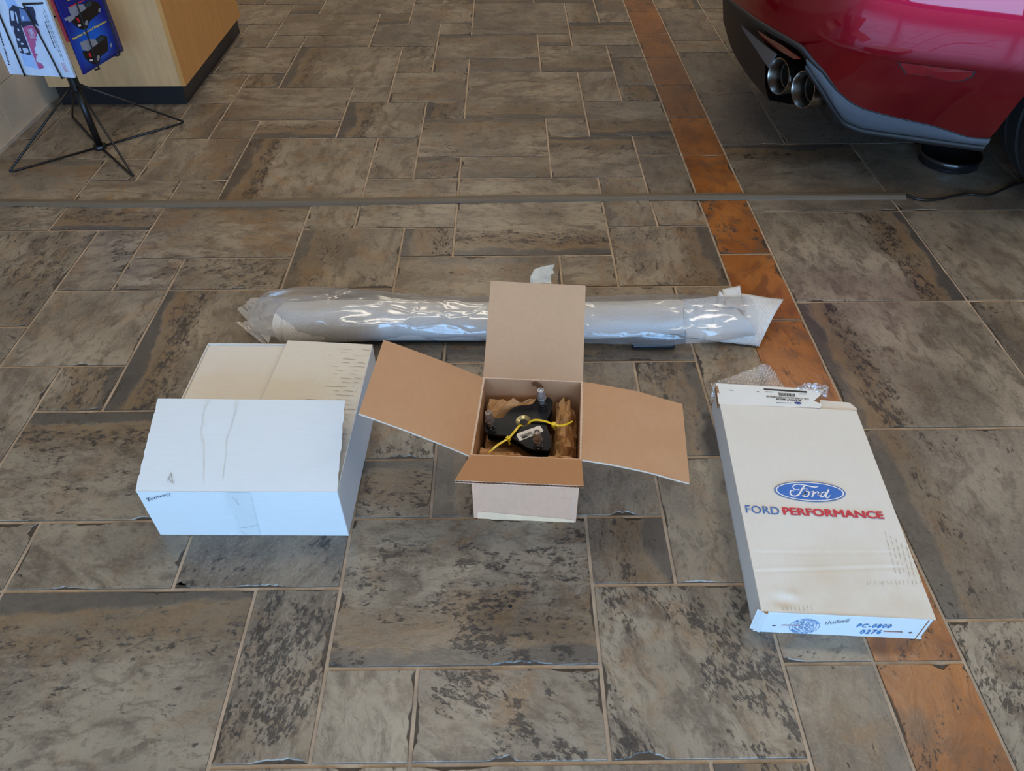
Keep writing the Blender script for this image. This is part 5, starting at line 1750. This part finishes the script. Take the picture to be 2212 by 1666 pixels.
# dark underbody boxes added to block light, silencer, wheel wells
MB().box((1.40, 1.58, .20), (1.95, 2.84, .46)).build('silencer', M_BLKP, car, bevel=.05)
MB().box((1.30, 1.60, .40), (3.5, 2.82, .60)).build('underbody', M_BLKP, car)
MB().box((1.95, 1.62, .20), (2.75, 2.80, .45)).build('shade_box', M_BLKP, car)  # box added to keep light off the floor below
MB().box((2.75, 1.32, .17), (5.4, 3.10, .55)).build('shade_slab', M_BLKP, car)  # unseen slab added so the car shades the floor
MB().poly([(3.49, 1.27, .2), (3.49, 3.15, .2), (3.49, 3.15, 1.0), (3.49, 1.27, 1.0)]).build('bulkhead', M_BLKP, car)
# exhaust tips
for (x, y) in ((1681, 165), (1734, 194)):
    c0 = at_z(x, y, .300)
    ax = Vector((-.945, -.325, .02)).normalized()
    r_ = .060
    tip = MB().lathe([(r_ * .97, -.16), (r_, -.15), (r_, -.004), (r_ * .985, .0), (r_ * .95, .0005), (r_ * .92, -.003), (r_ * .80, -.045)], c0, ax, 40)
    tp_ = smooth_angle(tip.build('exhaust_tip', M_STEEL, car), 50)
    inn = MB().lathe([(r_ * .80, -.045), (r_ * .74, -.047), (r_ * .72, -.12), (.0001, -.122)], c0, ax, 32)
    smooth_angle(inn.build('exhaust_bore', M_SOOT, car), 50)
    MB().tube([c0 - ax * .14, c0 - ax * .3], .05, 20).build('exhaust_pipe', M_SOOT, car, smooth=True)
# side marker lamp
mk = [(1938, 133.5), (1965, 135.5), (1992, 138), (2040, 143), (2088, 148), (2108, 153), (2100, 163), (2082, 174), (2050, 171), (2021, 167), (1988, 162), (1957, 156.5), (1944, 146)]
mkp = [body(*hit(x, y), -.0012) for x, y in mk]
cen = sum(mkp, Vector()) / len(mkp)
mb = MB()
lens = [p.lerp(cen, .06) for p in mkp]
for i in range(len(mkp)):
    j = (i + 1) % len(mkp)
    mb.poly([mkp[i], mkp[j], lens[j], lens[i]], 1)
    mb.poly([lens[i], lens[j], cen + (cen - Vector((cen.x, YC, cen.z))).normalized() * .001], 0)
mb.build('side_marker', [plain('marker_lens', lin((120, 4, 24)), .12, var=.15, scale=60, Coat_Weight=1.0), M_BLKP], car)
# rear wheels
def wheel(cy, side):
    c0 = Vector((WX, cy, WZ))
    prof = []
    hw = .137
    tread = [(-1, .0), (-.94, .012), (-.62, .016), (-.60, .008), (-.54, .008), (-.52, .017), (-.10, .018), (-.08, .009), (.08, .009), (.10, .018), (.52, .017), (.54, .008), (.60, .008), (.62, .016), (.94, .012), (1, .0)]
    prof = [(.235, -hw * .86), (.27, -hw * .98)] + [(WR - .018 + h, a * hw) for a, h in tread] + [(.27, hw * .98), (.235, hw * .86)]
    smooth_angle(MB().lathe(prof, c0, (0, 1, 0), 72).build('tyre', M_RUB, car), 35)
    rim = MB().lathe([(.237, -hw * .86), (.222, -hw * .8), (.215, hw * .8), (.237, hw * .86)], c0, (0, 1, 0), 48)
    o_ = side * hw * .7
    for k in range(10):
        a = 2 * PI * k / 10
        d = Vector((math.cos(a), 0, math.sin(a))); e = Vector((-math.sin(a), 0, math.cos(a)))
        b0_ = c0 + Vector((0, o_, 0))
        rim.slab([b0_ + d * .05 + e * .02, b0_ + d * .05 - e * .02, b0_ + d * .222 - e * .012, b0_ + d * .222 + e * .012], (0, side, 0), .03)
    rim.lathe([(.0001, o_ + side * .004), (.055, o_ + side * .004), (.06, o_ - side * .02)], c0, (0, 1, 0), 24)
    rim.build('rim', plain('dark_alloy', lin((52, 52, 55)), .35, .9), car)
wheel(1.455, -1)
wheel(2 * YC - 1.455, 1)
for sy in (1.59, 2 * YC - 1.59):
    MB().box((1.83, min(sy, sy + .02), .30), (2.72, max(sy, sy + .02), .80)).build('wheel_well', M_BLKP, car)
# low black pan on the floor under the tail
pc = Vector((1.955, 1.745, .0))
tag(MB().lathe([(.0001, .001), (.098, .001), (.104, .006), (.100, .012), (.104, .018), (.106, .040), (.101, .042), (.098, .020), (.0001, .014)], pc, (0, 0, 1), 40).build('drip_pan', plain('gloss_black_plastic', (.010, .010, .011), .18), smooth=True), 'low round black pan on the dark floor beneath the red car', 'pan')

# ------------------------------------------------------------------ print and fittings belong to the panel that carries them
def kids(th, name):
    return [o for o in COL.objects if o.parent == th and o.name.split('.')[0] == name]
def nest(th, part, names):
    ps = kids(th, part)
    for nm in names:
        for i, o in enumerate(kids(th, nm)):
            o.parent = ps[i if len(ps) > 1 and i < len(ps) else 0]
            o.matrix_parent_inverse = Matrix.Identity(4)
nest(wb_, 'front_panel', ['handwriting', 'tape_strip', 'tape_crease'])
nest(wb_, 'front_flap', ['tide_mark', 'scuff'])
nest(bb, 'front_panel', ['tape_strip', 'crease'])
nest(bb, 'back_flap', ['torn_tape', 'tape_print'])
nest(bb, 'back_panel', ['smudge'])
nest(fx, 'top_panel', ['emblem_rim', 'emblem_ring', 'emblem_field', 'emblem_script', 'lettering', 'grime_mark', 'torn_corner'])
nest(fx, 'front_panel', ['stamp', 'stamp_letter', 'printed_code', 'handwriting', 'staple', 'staple_hole'])
nest(fx, 'end_flap', ['printed_bars', 'printed_text', 'printed_emblem'])
nest(mount, 'stud', ['flange_nut', 'stud_collar'])
nest(mount, 'sticker', ['sticker_print', 'sticker_text'])
for b_ in (pb, b2):
    nest(b_, 'pages', sorted({o.name.split('.')[0] for o in COL.objects if o.parent == b_} - {'pages'}))
nest(car, 'exhaust_tip', ['exhaust_bore', 'exhaust_pipe'])
nest(car, 'valance', ['valance_lip'])
nest(car, 'tyre', ['rim'])
